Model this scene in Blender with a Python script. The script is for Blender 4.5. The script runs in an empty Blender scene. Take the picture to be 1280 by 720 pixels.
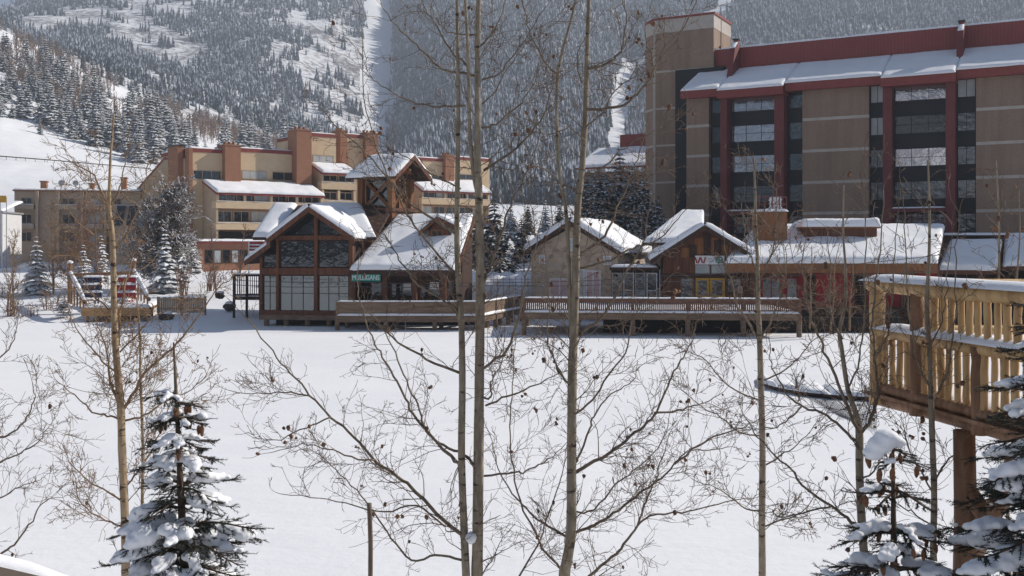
import bpy, math, random
import numpy as np
from mathutils import Vector

S = bpy.context.scene
col = S.collection
R = math.radians
FPX, HY, CZ = 1250.0, 305.0, 6.0     # focal length in photo pixels, horizon row, eye height above the ice

# ---------------------------------------------------------------- camera, sky, sun, exposure
cam = bpy.data.cameras.new('camera')
cam.sensor_width = 36.0
cam.lens = 36.0 * FPX / 1280.0
cam.shift_y = -(360.0 - HY) / 1280.0
cam.clip_end = 9000.0
cam.clip_start = 0.05
camo = bpy.data.objects.new('camera', cam)
camo.location = (0, 0, CZ)
camo.rotation_euler = (R(90), 0, 0)
col.objects.link(camo)
S.camera = camo

SUN_AZ = math.atan2(0.93, 0.37)      # clockwise from +Y
SUN_EL = R(34)
w = bpy.data.worlds.new('World')
S.world = w
w.use_nodes = True
nt = w.node_tree
bg = nt.nodes['Background']
sky = nt.nodes.new('ShaderNodeTexSky')
sky.sky_type = 'NISHITA'
sky.sun_disc = False
sky.sun_elevation = SUN_EL
sky.sun_rotation = SUN_AZ
sky.altitude = 2900
sky.air_density = 1.0
sky.dust_density = 0.6
nt.links.new(sky.outputs[0], bg.inputs[0])
bg.inputs[1].default_value = 0.068
sun = bpy.data.lights.new('sun', 'SUN')
sun.energy = 5.0
sun.angle = R(0.5)
sun.color = (1.0, 0.93, 0.84)
suno = bpy.data.objects.new('sun', sun)
sd = Vector((math.sin(SUN_AZ) * math.cos(SUN_EL), math.cos(SUN_AZ) * math.cos(SUN_EL), math.sin(SUN_EL)))
suno.rotation_euler = sd.to_track_quat('Z', 'Y').to_euler()
suno.location = (60, 20, 60)
col.objects.link(suno)
S.view_settings.view_transform = 'Standard'
S.view_settings.look = 'None'
S.view_settings.gamma = 1.0
S.view_settings.use_curve_mapping = False
S.view_settings.exposure = 0.58
S.cycles.max_bounces = 6
S.cycles.diffuse_bounces = 3
S.cycles.glossy_bounces = 3
S.cycles.transparent_max_bounces = 6
S.cycles.volume_bounces = 0
S.cycles.volume_step_rate = 4.0

# ---------------------------------------------------------------- helpers
def P(px, py, Y):
    return np.array([(px - 640.0) / FPX * Y, Y, CZ + (HY - py) / FPX * Y])

def _hash(i, j):
    v = np.sin(i * 127.1 + j * 311.7) * 43758.5453
    return v - np.floor(v)

def vnoise(x, y):
    xi = np.floor(x); yi = np.floor(y); xf = x - xi; yf = y - yi
    u = xf * xf * (3 - 2 * xf); v = yf * yf * (3 - 2 * yf)
    a = _hash(xi, yi); b = _hash(xi + 1, yi); c = _hash(xi, yi + 1); d = _hash(xi + 1, yi + 1)
    return (a + (b - a) * u) * (1 - v) + (c + (d - c) * u) * v

def fbm(x, y, o=4):
    s = 0; a = 0.5
    for k in range(o):
        s = s + a * (vnoise(x + 17 * k, y - 9 * k) - 0.5)
        x = x * 2.03; y = y * 2.03; a *= 0.5
    return s

class Fr:
    """A building's own frame: u along the front, d inwards, z up. a = yaw of the front."""
    def __init__(s, px, Y, a):
        s.o = np.array([(px - 640.0) / FPX * Y, Y]); a = R(a)
        s.e = np.array([math.cos(a), math.sin(a)]); s.n = np.array([-math.sin(a), math.cos(a)])
    def w(s, u, d, z):
        p = s.o + s.e * u + s.n * d
        return (p[0], p[1], z)
    def t(s, px, d=0.0):
        rx = (px - 640.0) / FPX
        return (d + s.o @ s.n) / (rx * s.n[0] + s.n[1])
    def U(s, px, d=0.0):
        t = s.t(px, d); return (np.array([(px - 640.0) / FPX * t, t]) - s.o) @ s.e
    def Z(s, px, py, d=0.0):
        return CZ + (HY - py) / FPX * s.t(px, d)
    def rect(s, x0, y0, x1, y1, d=0.0):
        m = (x0 + x1) / 2
        return s.U(x0, d), s.U(x1, d), s.Z(m, y1, d), s.Z(m, y0, d)

W0 = Fr(640, 0, 0)                      # world frame

ROOT = {}
def origin(o):
    while o is not None:
        if o.name in ROOT: return ROOT[o.name]
        o = o.parent
    return np.zeros(3)

class MB:
    def __init__(s): s.v = []; s.f = []; s.m = []
    def quad(s, a, b, c, d, m=0):
        k = len(s.v); s.v += [tuple(a), tuple(b), tuple(c), tuple(d)]; s.f.append((k, k + 1, k + 2, k + 3)); s.m.append(m)
    def tri(s, a, b, c, m=0):
        k = len(s.v); s.v += [tuple(a), tuple(b), tuple(c)]; s.f.append((k, k + 1, k + 2)); s.m.append(m)
    def box(s, F, u0, u1, d0, d1, z0, z1, m=0):
        if u1 < u0: u0, u1 = u1, u0
        if z1 < z0: z0, z1 = z1, z0
        k = len(s.v)
        for z in (z0, z1):
            for (u, d) in ((u0, d0), (u1, d0), (u1, d1), (u0, d1)): s.v.append(F.w(u, d, z))
        for q in ((3, 2, 1, 0), (4, 5, 6, 7), (0, 1, 5, 4), (1, 2, 6, 5), (2, 3, 7, 6), (3, 0, 4, 7)):
            s.f.append(tuple(k + i for i in q)); s.m.append(m)
        return s
    def prism(s, a, b, m=0):
        """two equal rings of points joined"""
        k = len(s.v); n = len(a)
        s.v += [tuple(p) for p in a] + [tuple(p) for p in b]
        s.f.append(tuple(k + i for i in range(n))); s.m.append(m)
        s.f.append(tuple(k + n + i for i in range(n - 1, -1, -1))); s.m.append(m)
        for i in range(n):
            j = (i + 1) % n
            s.f.append((k + j, k + i, k + n + i, k + n + j)); s.m.append(m)
        return s
    def uz(s, F, pts, d0, d1, m=0):
        return s.prism([F.w(u, d0, z) for u, z in pts], [F.w(u, d1, z) for u, z in pts], m)
    def dz(s, F, pts, u0, u1, m=0):
        return s.prism([F.w(u0, d, z) for d, z in pts], [F.w(u1, d, z) for d, z in pts], m)
    def tube(s, pts, rad, n=5, m=0, cap=True):
        pts = np.asarray(pts, float); N = len(pts)
        if np.isscalar(rad): rad = [rad] * N
        k = len(s.v)
        T = np.gradient(pts, axis=0); T /= np.linalg.norm(T, axis=1)[:, None] + 1e-9
        up = np.array([0, 0, 1.0]) if abs(T[0][2]) < .9 else np.array([1.0, 0, 0])
        a = np.cross(T[0], up); a /= np.linalg.norm(a) + 1e-9
        cs = np.cos(np.arange(n) * 2 * math.pi / n); sn = np.sin(np.arange(n) * 2 * math.pi / n)
        for i in range(N):
            a = a - T[i] * (a @ T[i]); a /= np.linalg.norm(a) + 1e-9
            b = np.cross(T[i], a)
            ring = pts[i] + rad[i] * (cs[:, None] * a + sn[:, None] * b)
            s.v += [tuple(q) for q in ring]
        for i in range(N - 1):
            for j in range(n):
                j2 = (j + 1) % n
                s.f.append((k + i * n + j, k + i * n + j2, k + (i + 1) * n + j2, k + (i + 1) * n + j)); s.m.append(m)
        if cap:
            s.f.append(tuple(k + j for j in range(n - 1, -1, -1))); s.m.append(m)
            s.f.append(tuple(k + (N - 1) * n + j for j in range(n))); s.m.append(m)
        return s
    def blob(s, c, r, rng, m=0, n1=7, n2=10, jit=.12):
        """a lumpy ellipsoid"""
        k = len(s.v); c = np.asarray(c, float); r = np.asarray(r, float) * np.ones(3)
        s.v.append(tuple(c + r * (0, 0, 1)))
        for i in range(1, n1):
            th = math.pi * i / n1
            for j in range(n2):
                ph = 2 * math.pi * j / n2; q = 1 + rng.uniform(-jit, jit)
                s.v.append(tuple(c + r * q * np.array([math.sin(th) * math.cos(ph), math.sin(th) * math.sin(ph), math.cos(th)])))
        s.v.append(tuple(c - r * (0, 0, 1))); e = len(s.v) - 1
        for j in range(n2):
            j2 = (j + 1) % n2
            s.f.append((k, k + 1 + j, k + 1 + j2)); s.m.append(m)
            for i in range(n1 - 2):
                a = k + 1 + i * n2
                s.f.append((a + j, a + n2 + j, a + n2 + j2, a + j2)); s.m.append(m)
            a = k + 1 + (n1 - 2) * n2
            s.f.append((a + j, e, a + j2)); s.m.append(m)
        return s
    def build(s, name, mats, parent=None, smooth=False):
        if not isinstance(mats, (list, tuple)): mats = [mats]
        me = bpy.data.meshes.new(name)
        V = np.asarray(s.v, float).reshape(-1, 3)
        if parent is not None: V = V - origin(parent)
        me.from_pydata(V.tolist(), [], s.f)
        for q in mats: me.materials.append(q)
        if len(mats) > 1: me.polygons.foreach_set('material_index', np.array(s.m, dtype=np.int32))
        if smooth: me.polygons.foreach_set('use_smooth', np.ones(len(s.f), dtype=bool))
        me.update()
        o = bpy.data.objects.new(name, me); col.objects.link(o)
        if parent is not None: o.parent = parent
        return o

def fast_mesh(name, V, F, mat, parent=None, smooth=False):
    V = np.asarray(V, np.float32).reshape(-1, 3); F = np.asarray(F, np.int32); k = F.shape[1]
    if parent is not None: V = V - origin(parent).astype(np.float32)
    me = bpy.data.meshes.new(name); me.vertices.add(len(V)); me.vertices.foreach_set('co', V.ravel())
    me.loops.add(F.size); me.loops.foreach_set('vertex_index', F.ravel())
    me.polygons.add(len(F)); me.polygons.foreach_set('loop_start', np.arange(0, F.size, k, dtype=np.int32))
    me.polygons.foreach_set('loop_total', np.full(len(F), k, dtype=np.int32))
    if smooth: me.polygons.foreach_set('use_smooth', np.ones(len(F), dtype=bool))
    me.materials.append(mat); me.update(calc_edges=True); me.validate()
    o = bpy.data.objects.new(name, me); col.objects.link(o)
    if parent is not None: o.parent = parent
    return o

def tag(o, label=None, cat=None, group=None, kind=None):
    if label: o['label'] = label
    if cat: o['category'] = cat
    if group: o['group'] = group
    if kind: o['kind'] = kind
    return o

def thing(name, label, cat, loc, group=None):
    o = bpy.data.objects.new(name, None); o.empty_display_size = .3
    col.objects.link(o); o.location = loc
    ROOT[o.name] = np.asarray(loc, float)
    return tag(o, label, cat, group)

def bevel(o, w, seg=2):
    b = o.modifiers.new('bevel', 'BEVEL'); b.width = w; b.segments = seg; b.limit_method = 'ANGLE'
    return o

# ---------------------------------------------------------------- materials
class NT:
    def __init__(s, name):
        s.mat = bpy.data.materials.new(name); s.mat.use_nodes = True
        s.t = s.mat.node_tree; s.b = s.t.nodes['Principled BSDF']
    def n(s, ty, **kw):
        x = s.t.nodes.new(ty)
        for k, v in kw.items():
            if hasattr(x, k): setattr(x, k, v)
            else: x.inputs[k.replace('_', ' ')].default_value = v
        return x
    def l(s, a, b): s.t.links.new(a, b)
    def pos(s, scale=(1, 1, 1), obj=False):
        tc = s.n('ShaderNodeTexCoord'); mp = s.n('ShaderNodeMapping'); mp.inputs['Scale'].default_value = scale
        s.l(tc.outputs['Object'], mp.inputs[0]); return mp.outputs[0]
    def noise(s, vec, scale, detail=4, rough=.55):
        x = s.n('ShaderNodeTexNoise'); x.inputs['Scale'].default_value = scale; x.inputs['Detail'].default_value = detail
        x.inputs['Roughness'].default_value = rough
        s.l(vec, x.inputs['Vector']); return x.outputs[0]
    def ramp(s, fac, stops):
        x = s.n('ShaderNodeValToRGB'); e = x.color_ramp.elements
        while len(e) < len(stops): e.new(.5)
        for q, (p, c) in zip(e, stops):
            q.position = p; q.color = (*c, 1) if len(c) == 3 else c
        s.l(fac, x.inputs[0]); return x.outputs[0]
    def bump(s, h, strength, dist=.02):
        x = s.n('ShaderNodeBump'); x.inputs['Strength'].default_value = strength; x.inputs['Distance'].default_value = dist
        s.l(h, x.inputs['Height']); s.l(x.outputs[0], s.b.inputs['Normal'])
    def math(s, op, a, b=None, c=None):
        x = s.n('ShaderNodeMath', operation=op)
        for i, q in enumerate((a, b, c)):
            if q is None: continue
            if isinstance(q, (int, float)): x.inputs[i].default_value = q
            else: s.l(q, x.inputs[i])
        return x.outputs[0]
    def mix(s, f, a, b):
        x = s.n('ShaderNodeMix', data_type='RGBA')
        for sock, q in ((x.inputs[0], f), (x.inputs[6], a), (x.inputs[7], b)):
            if isinstance(q, (tuple, list)): sock.default_value = (*q, 1)
            elif isinstance(q, (int, float)): sock.default_value = q
            else: s.l(q, sock)
        return x.outputs[2]

def m_noise(name, c1, c2, scale, rough=.8, sc=(1, 1, 1), bump=.3, dist=.02, c3=None, spec=.3):
    k = NT(name); v = k.pos(sc); f = k.noise(v, scale, 6)
    st = [(.3, c1), (.7, c2)] if c3 is None else [(.3, c1), (.52, c2), (.72, c3)]
    k.l(k.ramp(f, st), k.b.inputs['Base Color']); k.b.inputs['Roughness'].default_value = rough
    k.b.inputs['Specular IOR Level'].default_value = spec
    if bump: k.bump(k.noise(v, scale * 3, 5), bump, dist)
    return k.mat

def m_snow(name, scale=1.0, bump=.35, dist=.05):
    k = NT(name); v = k.pos()
    f = k.noise(v, .35 * scale, 4)
    k.l(k.ramp(f, [(.3, (.78, .80, .845)), (.7, (.86, .865, .88))]), k.b.inputs['Base Color'])
    k.b.inputs['Roughness'].default_value = .7; k.b.inputs['Specular IOR Level'].default_value = .2
    h = k.math('ADD', k.noise(v, 1.1 * scale, 5), k.math('MULTIPLY', k.noise(v, 14 * scale, 4), .18))
    k.bump(h, bump, dist)
    return k.mat

M = {}
M['snow'] = m_snow('snow')
M['roof_snow'] = m_snow('roof_snow', 1.6, .4, .06)
def m_scrub():
    k = NT('mountain_snow_and_scrub'); v = k.pos((1, 1, 1))
    n1 = k.noise(v, .16, 6, .7); n2 = k.noise(v, .02, 3)
    s_ = k.math('ADD', n1, k.math('MULTIPLY', k.math('SUBTRACT', n2, .5), .6))
    k.l(k.mix(k.ramp(s_, [(.44, (0, 0, 0)), (.62, (1, 1, 1))]), (.82, .83, .86), k.ramp(n1, [(.4, (.13, .12, .125)), (.7, (.25, .225, .22))])), k.b.inputs['Base Color'])
    k.b.inputs['Roughness'].default_value = .9; k.b.inputs['Specular IOR Level'].default_value = .1
    k.bump(n1, .6, 3.0)
    return k.mat
M['scrub'] = m_scrub()
M['bough_snow'] = m_snow('bough_snow', 9, .5, .012)
M['pond_snow'] = (lambda: None)()
def m_pond():
    k = NT('pond_snow'); v = k.pos()
    f = k.noise(v, .06, 5)
    k.l(k.ramp(f, [(.3, (.79, .805, .84)), (.7, (.86, .865, .88))]), k.b.inputs['Base Color'])
    k.b.inputs['Roughness'].default_value = .75; k.b.inputs['Specular IOR Level'].default_value = .15
    v2 = k.pos((.35, 1.0, 1))
    h = k.math('ADD', k.noise(v2, .45, 4), k.math('MULTIPLY', k.noise(v, 5, 4), .10))
    k.bump(h, .6, .2)
    return k.mat
M['pond_snow'] = m_pond()
M['stucco'] = m_noise('beige_stucco', (.56, .42, .275), (.63, .485, .32), 1.2, .9, bump=.15)
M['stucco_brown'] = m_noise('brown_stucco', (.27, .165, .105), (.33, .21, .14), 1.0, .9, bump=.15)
M['stucco_shaded'] = m_noise('shaded_beige_stucco', (.40, .30, .205), (.46, .345, .24), 1.0, .9, bump=.15)  # beige darkened to carry the shade of unlit side walls; reused on window frames
M['low_stucco'] = m_noise('weathered_brown_stucco', (.46, .355, .26), (.54, .42, .32), .7, .9, bump=.15)
M['chimney'] = m_noise('chimney_brown', (.285, .135, .08), (.33, .165, .10), 1.4, .9, bump=.1)
M['trim_red'] = m_noise('oxblood_trim', (.20, .045, .04), (.25, .06, .05), 2, .7, bump=.05)
def m_brick():
    k = NT('tan_brick'); v = k.pos()
    f = k.noise(v, .5, 5); f2 = k.noise(v, 9, 3)
    c = k.mix(.35, k.ramp(f, [(.3, (.235, .165, .12)), (.7, (.295, .21, .155))]), k.ramp(f2, [(.3, (.19, .125, .09)), (.7, (.36, .26, .19))]))
    st_ = k.noise(k.pos((1.2, 1.2, .09)), 1.0, 4)
    c = k.mix(k.math('MULTIPLY', k.ramp(st_, [(.45, (0, 0, 0)), (.72, (1, 1, 1))]), .38), c, (.115, .08, .062))
    k.l(c, k.b.inputs['Base Color']); k.b.inputs['Roughness'].default_value = .9
    k.bump(f2, .3, .03)
    return k.mat
M['brick'] = m_brick()
M['concrete'] = m_noise('pale_concrete', (.40, .36, .32), (.48, .44, .40), 1.5, .85, bump=.15)
def m_ribbed():
    k = NT('red_ribbed_metal'); v = k.pos()
    w_ = k.n('ShaderNodeTexWave'); w_.bands_direction = 'X'; w_.inputs['Scale'].default_value = 1.1; w_.inputs['Distortion'].default_value = 0
    k.l(v, w_.inputs[0])
    f = k.noise(v, .4, 4)
    c = k.mix(k.math('MULTIPLY', w_.outputs[1], .4), k.ramp(f, [(.3, (.20, .036, .030)), (.7, (.25, .048, .040))]), (.13, .022, .02))
    k.l(c, k.b.inputs['Base Color']); k.b.inputs['Roughness'].default_value = .6
    k.bump(w_.outputs[1], .3, .04)
    return k.mat
M['red_metal'] = m_ribbed()
M['red_pier'] = m_noise('red_painted_steel', (.130, .032, .031), (.175, .045, .043), .8, .6, bump=.05)
M['black_panel'] = m_noise('black_panel', (.010, .011, .013), (.016, .017, .02), 2, .5, bump=.05)
M['dark'] = m_noise('recess_shade', (.012, .010, .009), (.022, .019, .017), 2, .9, bump=.1)  # near-black colour carrying the shade under decks and inside openings
def m_glass(name, base, metal, rough=.03, wob=.05):
    k = NT(name); v = k.pos()
    k.b.inputs['Base Color'].default_value = (*base, 1); k.b.inputs['Metallic'].default_value = metal
    k.b.inputs['Roughness'].default_value = rough
    k.bump(k.noise(v, 1.6, 3), wob, .06)
    return k.mat
M['glass'] = m_glass('window_glass', (.10, .11, .12), .75, .02, .45)
M['glass_bright'] = m_glass('bright_window_glass', (.42, .42, .45), .85, .02, .3)
M['glass_dark'] = m_glass('dark_window_glass', (.07, .077, .084), .8, .02, .35)
M['glass_hall'] = m_glass('hall_window_glass', (.17, .19, .195), .65, .03, .3)
M['pink_pane'] = m_noise('pink_door_panel', (.46, .32, .32), (.54, .39, .385), 1.5, .5, bump=0)
M['glass_pale'] = m_noise('window_with_pale_blind', (.34, .37, .38), (.50, .52, .52), .8, .25, bump=0)
def m_wood(name, c1, c2, c3, sc=(3, 3, .35), scale=2.2, rough=.75):
    return m_noise(name, c1, c2, scale, rough, sc, .35, .012, c3)
M['timber'] = m_wood('red_brown_timber', (.075, .030, .018), (.125, .050, .028), (.175, .072, .038))
M['timber_dark'] = m_wood('dark_stained_timber', (.030, .015, .011), (.052, .025, .017), (.075, .037, .024))
M['timber_orange'] = m_wood('orange_timber', (.15, .060, .026), (.225, .095, .038), (.29, .13, .055))
M['deck_wood'] = m_wood('weathered_deck_wood', (.115, .075, .05), (.175, .118, .08), (.24, .165, .115), (.5, 3, 3))
M['dock_wood'] = m_wood('honey_dock_wood', (.33, .18, .075), (.43, .25, .11), (.5, .31, .15), (.5, 3, 3))
M['rail_wood'] = m_wood('red_brown_rail_wood', (.095, .045, .03), (.14, .068, .045), (.19, .095, .064), (.5, 3, 3))
M['log'] = m_noise('peeled_golden_log', (.32, .19, .085), (.52, .335, .155), 3.2, .55, (5, 5, .7), .3, .006, (.64, .46, .25), .35)
M['log_brown'] = m_noise('brown_log', (.15, .078, .044), (.235, .13, .075), 3.0, .65, (5, 5, .7), .3, .006, (.32, .19, .115))
M['grey_fence'] = m_wood('grey_fence_wood', (.22, .17, .13), (.30, .235, .18), (.36, .29, .23))
M['shop_red'] = m_noise('barn_red_paint', (.30, .018, .020), (.38, .028, .030), 1.5, .7, (3, 3, .4), .2)
M['yellow'] = m_noise('yellow_paint', (.50, .27, .035), (.58, .33, .05), 2, .6, bump=.08)
M['white_paint'] = m_noise('white_paint', (.62, .62, .63), (.72, .72, .73), 2, .6, bump=.05)
M['pink'] = m_noise('pale_pink_panel', (.50, .33, .32), (.58, .40, .385), 1.5, .8, bump=.05)
M['steel'] = m_noise('grey_steel', (.28, .28, .29), (.36, .36, .37), 3, .4, bump=.05)
M['wire'] = m_noise('black_cable', (.03, .03, .032), (.05, .05, .052), 3, .6, bump=0)
def m_stone():
    k = NT('field_stone'); v = k.pos((1, 1, 1.5))
    vo = k.n('ShaderNodeTexVoronoi'); vo.inputs['Scale'].default_value = 2.1; k.l(v, vo.inputs['Vector'])
    ve = k.n('ShaderNodeTexVoronoi', feature='DISTANCE_TO_EDGE'); ve.inputs['Scale'].default_value = 2.1; k.l(v, ve.inputs['Vector'])
    sep = k.n('ShaderNodeSeparateColor'); k.l(vo.outputs['Color'], sep.inputs[0])
    c = k.ramp(sep.outputs[0], [(.0, (.33, .25, .19)), (.4, (.44, .34, .25)), (.75, (.52, .41, .31)), (1, (.39, .33, .28))])
    mo = k.ramp(ve.outputs[0], [(.0, (1, 1, 1)), (.06, (0, 0, 0))])
    k.l(k.mix(mo, c, (.42, .35, .29)), k.b.inputs['Base Color']); k.b.inputs['Roughness'].default_value = .9
    k.bump(ve.outputs[0], .5, .06)
    return k.mat
M['stone'] = m_stone()
M['rock'] = m_noise('dark_boulder', (.05, .042, .036), (.11, .09, .075), 2, .9, bump=.6, dist=.08)

def m_bark(name, c1, c2, c3, sc=(1, 1, .28), knots=True, scale=22):
    k = NT(name); v = k.pos(sc)
    f = k.noise(v, scale, 5)
    c = k.ramp(f, [(.3, c1), (.55, c2), (.75, c3)])
    if knots:
        v2 = k.pos((1, 1, 3.2)); g = k.noise(v2, 6, 4)
        c = k.mix(k.ramp(g, [(.60, (0, 0, 0)), (.68, (1, 1, 1))]), c, (.045, .035, .028))
    k.l(c, k.b.inputs['Base Color']); k.b.inputs['Roughness'].default_value = .8; k.b.inputs['Specular IOR Level'].default_value = .25
    k.bump(f, .4, .006)
    return k.mat
M['bark'] = m_bark('grey_aspen_bark', (.17, .135, .095), (.27, .225, .165), (.37, .315, .235))
M['bark_gold'] = m_bark('golden_aspen_bark', (.24, .17, .105), (.35, .255, .16), (.44, .335, .225))
M['twig'] = m_bark('brown_twig', (.10, .07, .052), (.165, .12, .09), (.25, .19, .14), knots=False)
M['twig_gold'] = m_bark('tan_twig', (.16, .10, .062), (.25, .165, .10), (.34, .235, .15), knots=False)
M['twig_red'] = m_bark('red_brown_twig', (.15, .08, .055), (.24, .135, .09), (.31, .19, .13), knots=False)
M['spruce_bark'] = m_bark('spruce_bark', (.06, .04, .03), (.10, .07, .05), (.15, .10, .075), knots=False)
M['needle'] = m_noise('blue_green_needles', (.010, .018, .015), (.020, .033, .026), 6, .75, bump=0, c3=(.036, .048, .038))
M['cone'] = m_noise('spruce_cone', (.12, .05, .026), (.20, .09, .045), 40, .75, bump=.6, dist=.006, c3=(.26, .13, .07))
M['dry_leaf'] = m_noise('dry_leaf', (.06, .035, .025), (.16, .085, .05), 5, .85, bump=.2, c3=(.28, .15, .085))

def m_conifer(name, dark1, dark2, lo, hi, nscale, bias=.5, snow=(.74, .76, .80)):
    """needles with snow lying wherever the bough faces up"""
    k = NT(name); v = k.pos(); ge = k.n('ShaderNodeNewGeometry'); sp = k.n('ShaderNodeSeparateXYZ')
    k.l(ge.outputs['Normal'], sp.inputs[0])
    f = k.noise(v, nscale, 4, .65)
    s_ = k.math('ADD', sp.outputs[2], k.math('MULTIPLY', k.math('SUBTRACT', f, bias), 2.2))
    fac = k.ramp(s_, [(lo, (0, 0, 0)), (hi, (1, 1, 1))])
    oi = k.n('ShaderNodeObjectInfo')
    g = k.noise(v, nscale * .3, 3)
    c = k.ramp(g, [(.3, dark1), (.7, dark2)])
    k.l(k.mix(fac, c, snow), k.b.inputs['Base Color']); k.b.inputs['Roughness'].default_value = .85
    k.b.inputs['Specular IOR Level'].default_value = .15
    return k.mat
M['conifer'] = m_conifer('snowy_spruce_boughs', (.016, .026, .022), (.040, .055, .042), .50, .72, 2.2)
M['conifer_dark'] = m_conifer('dark_spruce_boughs', (.006, .011, .011), (.016, .024, .022), .80, .98, 3.2)
M['conifer_hill'] = m_conifer('hillside_conifer_boughs', (.022, .030, .026), (.058, .060, .048), .42, 1.05, 1.3)
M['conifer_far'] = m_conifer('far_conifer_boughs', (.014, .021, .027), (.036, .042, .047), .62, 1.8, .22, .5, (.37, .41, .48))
M['dusted'] = m_conifer('snow_dusted_twigs', (.12, .09, .07), (.20, .155, .125), -.25, .35, 3.0)
M['aspen_far'] = m_noise('far_aspen_twigs', (.17, .11, .085), (.25, .175, .135), .2, .9, bump=0, c3=(.33, .25, .2))
# ---------------------------------------------------------------- terrain
AN = [-700, -250, 0, 150, 300, 410, 474, 491, 505, 568, 700, 770, 790, 830, 900, 1280, 2000]
YS = [68, 80, 90, 102, 140, 180, 300, 440, 600, 900, 1500, 1900]
def row(*a): return list(a)
ET = np.array([
 [-.100] * 17,
 [-.072] * 17,
 [-.052] * 17,
 [-.040] * 17,
 row(-.015, -.015, -.018, -.020, -.020, -.018, -.012, -.010, -.010, -.005, 0, .0, .0, .0, .0, .0, .0),
 row(.075, .055, .047, .045, .040, .034, .030, .030, .030, .026, .024, .024, .024, .024, .024, .03, .03),
 row(.20, .155, .122, .088, .070, .058, .046, .042, .040, .036, .034, .034, .034, .034, .036, .05, .07),
 row(.33, .27, .215, .155, .102, .078, .058, .050, .046, .040, .038, .038, .038, .038, .045, .08, .11),
 row(.315, .262, .211, .158, .112, .088, .070, .062, .062, .068, .068, .066, .064, .066, .075, .11, .15),
 row(.29, .25, .208, .185, .150, .125, .100, .090, .098, .140, .150, .135, .128, .145, .155, .17, .19),
 row(.27, .25, .2345, .292, .300, .288, .268, .255, .268, .295, .300, .285, .275, .287, .293, .300, .31),
 row(.24, .23, .200, .285, .290, .280, .26, .25, .26, .285, .29, .28, .27, .28, .285, .29, .30)])
def E_base(px, Y):
    px = np.atleast_1d(np.asarray(px, float)); Y = np.atleast_1d(np.asarray(Y, float))
    px, Y = np.broadcast_arrays(px, Y)
    xi = np.interp(px, AN, np.arange(len(AN))); yi = np.interp(np.log(Y), np.log(YS), np.arange(len(YS)))
    x0 = np.clip(xi.astype(int), 0, len(AN) - 2); y0 = np.clip(yi.astype(int), 0, len(YS) - 2)
    fx = xi - x0; fy = yi - y0
    return (ET[y0, x0] * (1 - fx) + ET[y0, x0 + 1] * fx) * (1 - fy) + (ET[y0 + 1, x0] * (1 - fx) + ET[y0 + 1, x0 + 1] * fx) * fy
def E_at(px, Y):
    e = E_base(px, Y)
    px = np.asarray(px, float) + 0 * e; Y = np.asarray(Y, float) + 0 * e
    X = (px - 640) / FPX * Y
    k = np.clip((Y - 500) / 500, 0, 1)
    n = fbm(X / 130, Y / 210, 5) * 30 * k + fbm(X / 26, Y / 30, 3) * 2.6 * np.clip((Y - 150) / 100, 0, 1) + fbm(X / 4, Y / 5, 3) * .5 * np.clip((Y - 78) / 10, 0, 1)
    return e + n / Y
def ground(px, Y):
    return float(CZ + Y * E_at(px, Y)[0])
def ray_ground(px, py, lo=82, hi=1500):
    """where the ray through a spot of the hillside meets the ground"""
    Yv = np.linspace(lo, hi, 1400); e = E_at(np.full(1400, px), Yv)
    i = int(np.argmax(e >= (HY - py) / FPX))
    return float(Yv[i]) if i > 2 else None

pxs = np.concatenate([np.arange(-700, -40, 12), np.arange(-40, 1320, 5), np.arange(1320, 2001, 14)])
ys = np.concatenate([np.arange(68, 104, 1.0), np.geomspace(104, 1900, 210)])
PX, YY = np.meshgrid(pxs, ys)
EE = E_at(PX.ravel(), YY.ravel()).reshape(PX.shape)
tb = MB()
XX = (PX - 640) / FPX * YY
tb.v = np.stack([XX, YY, CZ + YY * EE], -1).reshape(-1, 3)
nx = len(pxs)
ii = (np.arange(len(ys) - 1)[:, None] * nx + np.arange(nx - 1)[None, :]).ravel()
tb.f = np.stack([ii, ii + 1, ii + nx + 1, ii + nx], -1).tolist()
fpx = np.tile(pxs[:-1] + 2.5, len(ys) - 1); fys = np.repeat(ys[:-1], nx - 1); fpy = HY - FPX * EE[:-1, :-1].ravel()
run_x = lambda y: np.interp(y, [-20, 0, 60, 100, 130, 165, 200], [475, 474, 473, 470, 466, 470, 476])
run_w = lambda y: np.interp(y, [0, 60, 130, 200], [15, 17, 16, 13])
gul_x = lambda y: np.interp(y, [-20, 0, 30, 90, 130, 200, 240], [925, 912, 880, 785, 776, 770, 760])
tb.m = ((fys > 540) & (np.abs(fpx - run_x(fpy)) > run_w(fpy) + 2) & (np.abs(fpx - gul_x(fpy)) > 12)).astype(int).tolist()
o = tb.build('mountain_terrain', [M['snow'], M['scrub']], smooth=True)
tag(o, 'snow covered valley floor, hillside and mountain slopes behind the buildings', 'terrain', kind='structure')

# the frozen pond
tb = MB(); gx = np.arange(-110, 121, 1.6); gy = np.arange(-30, 96, 1.3)
GX, GY = np.meshgrid(gx, gy)
GZ = (fbm(GX / 9, GY / 9, 4) * .12 + fbm(GX / 22 + 3, GY / 5, 4) * .22 * np.clip((60 - GY) / 25, 0, 1)) * np.clip((70 - GY) / 20, .2, 1)
tb.v = np.stack([GX, GY, GZ], -1).reshape(-1, 3); nx = len(gx)
ii = (np.arange(len(gy) - 1)[:, None] * nx + np.arange(nx - 1)[None, :]).ravel()
tb.f = np.stack([ii, ii + 1, ii + nx + 1, ii + nx], -1).tolist()
o = tb.build('frozen_pond', M['pond_snow'], smooth=True)
tag(o, 'smooth snow lying on the frozen pond', 'pond', kind='structure')

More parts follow.
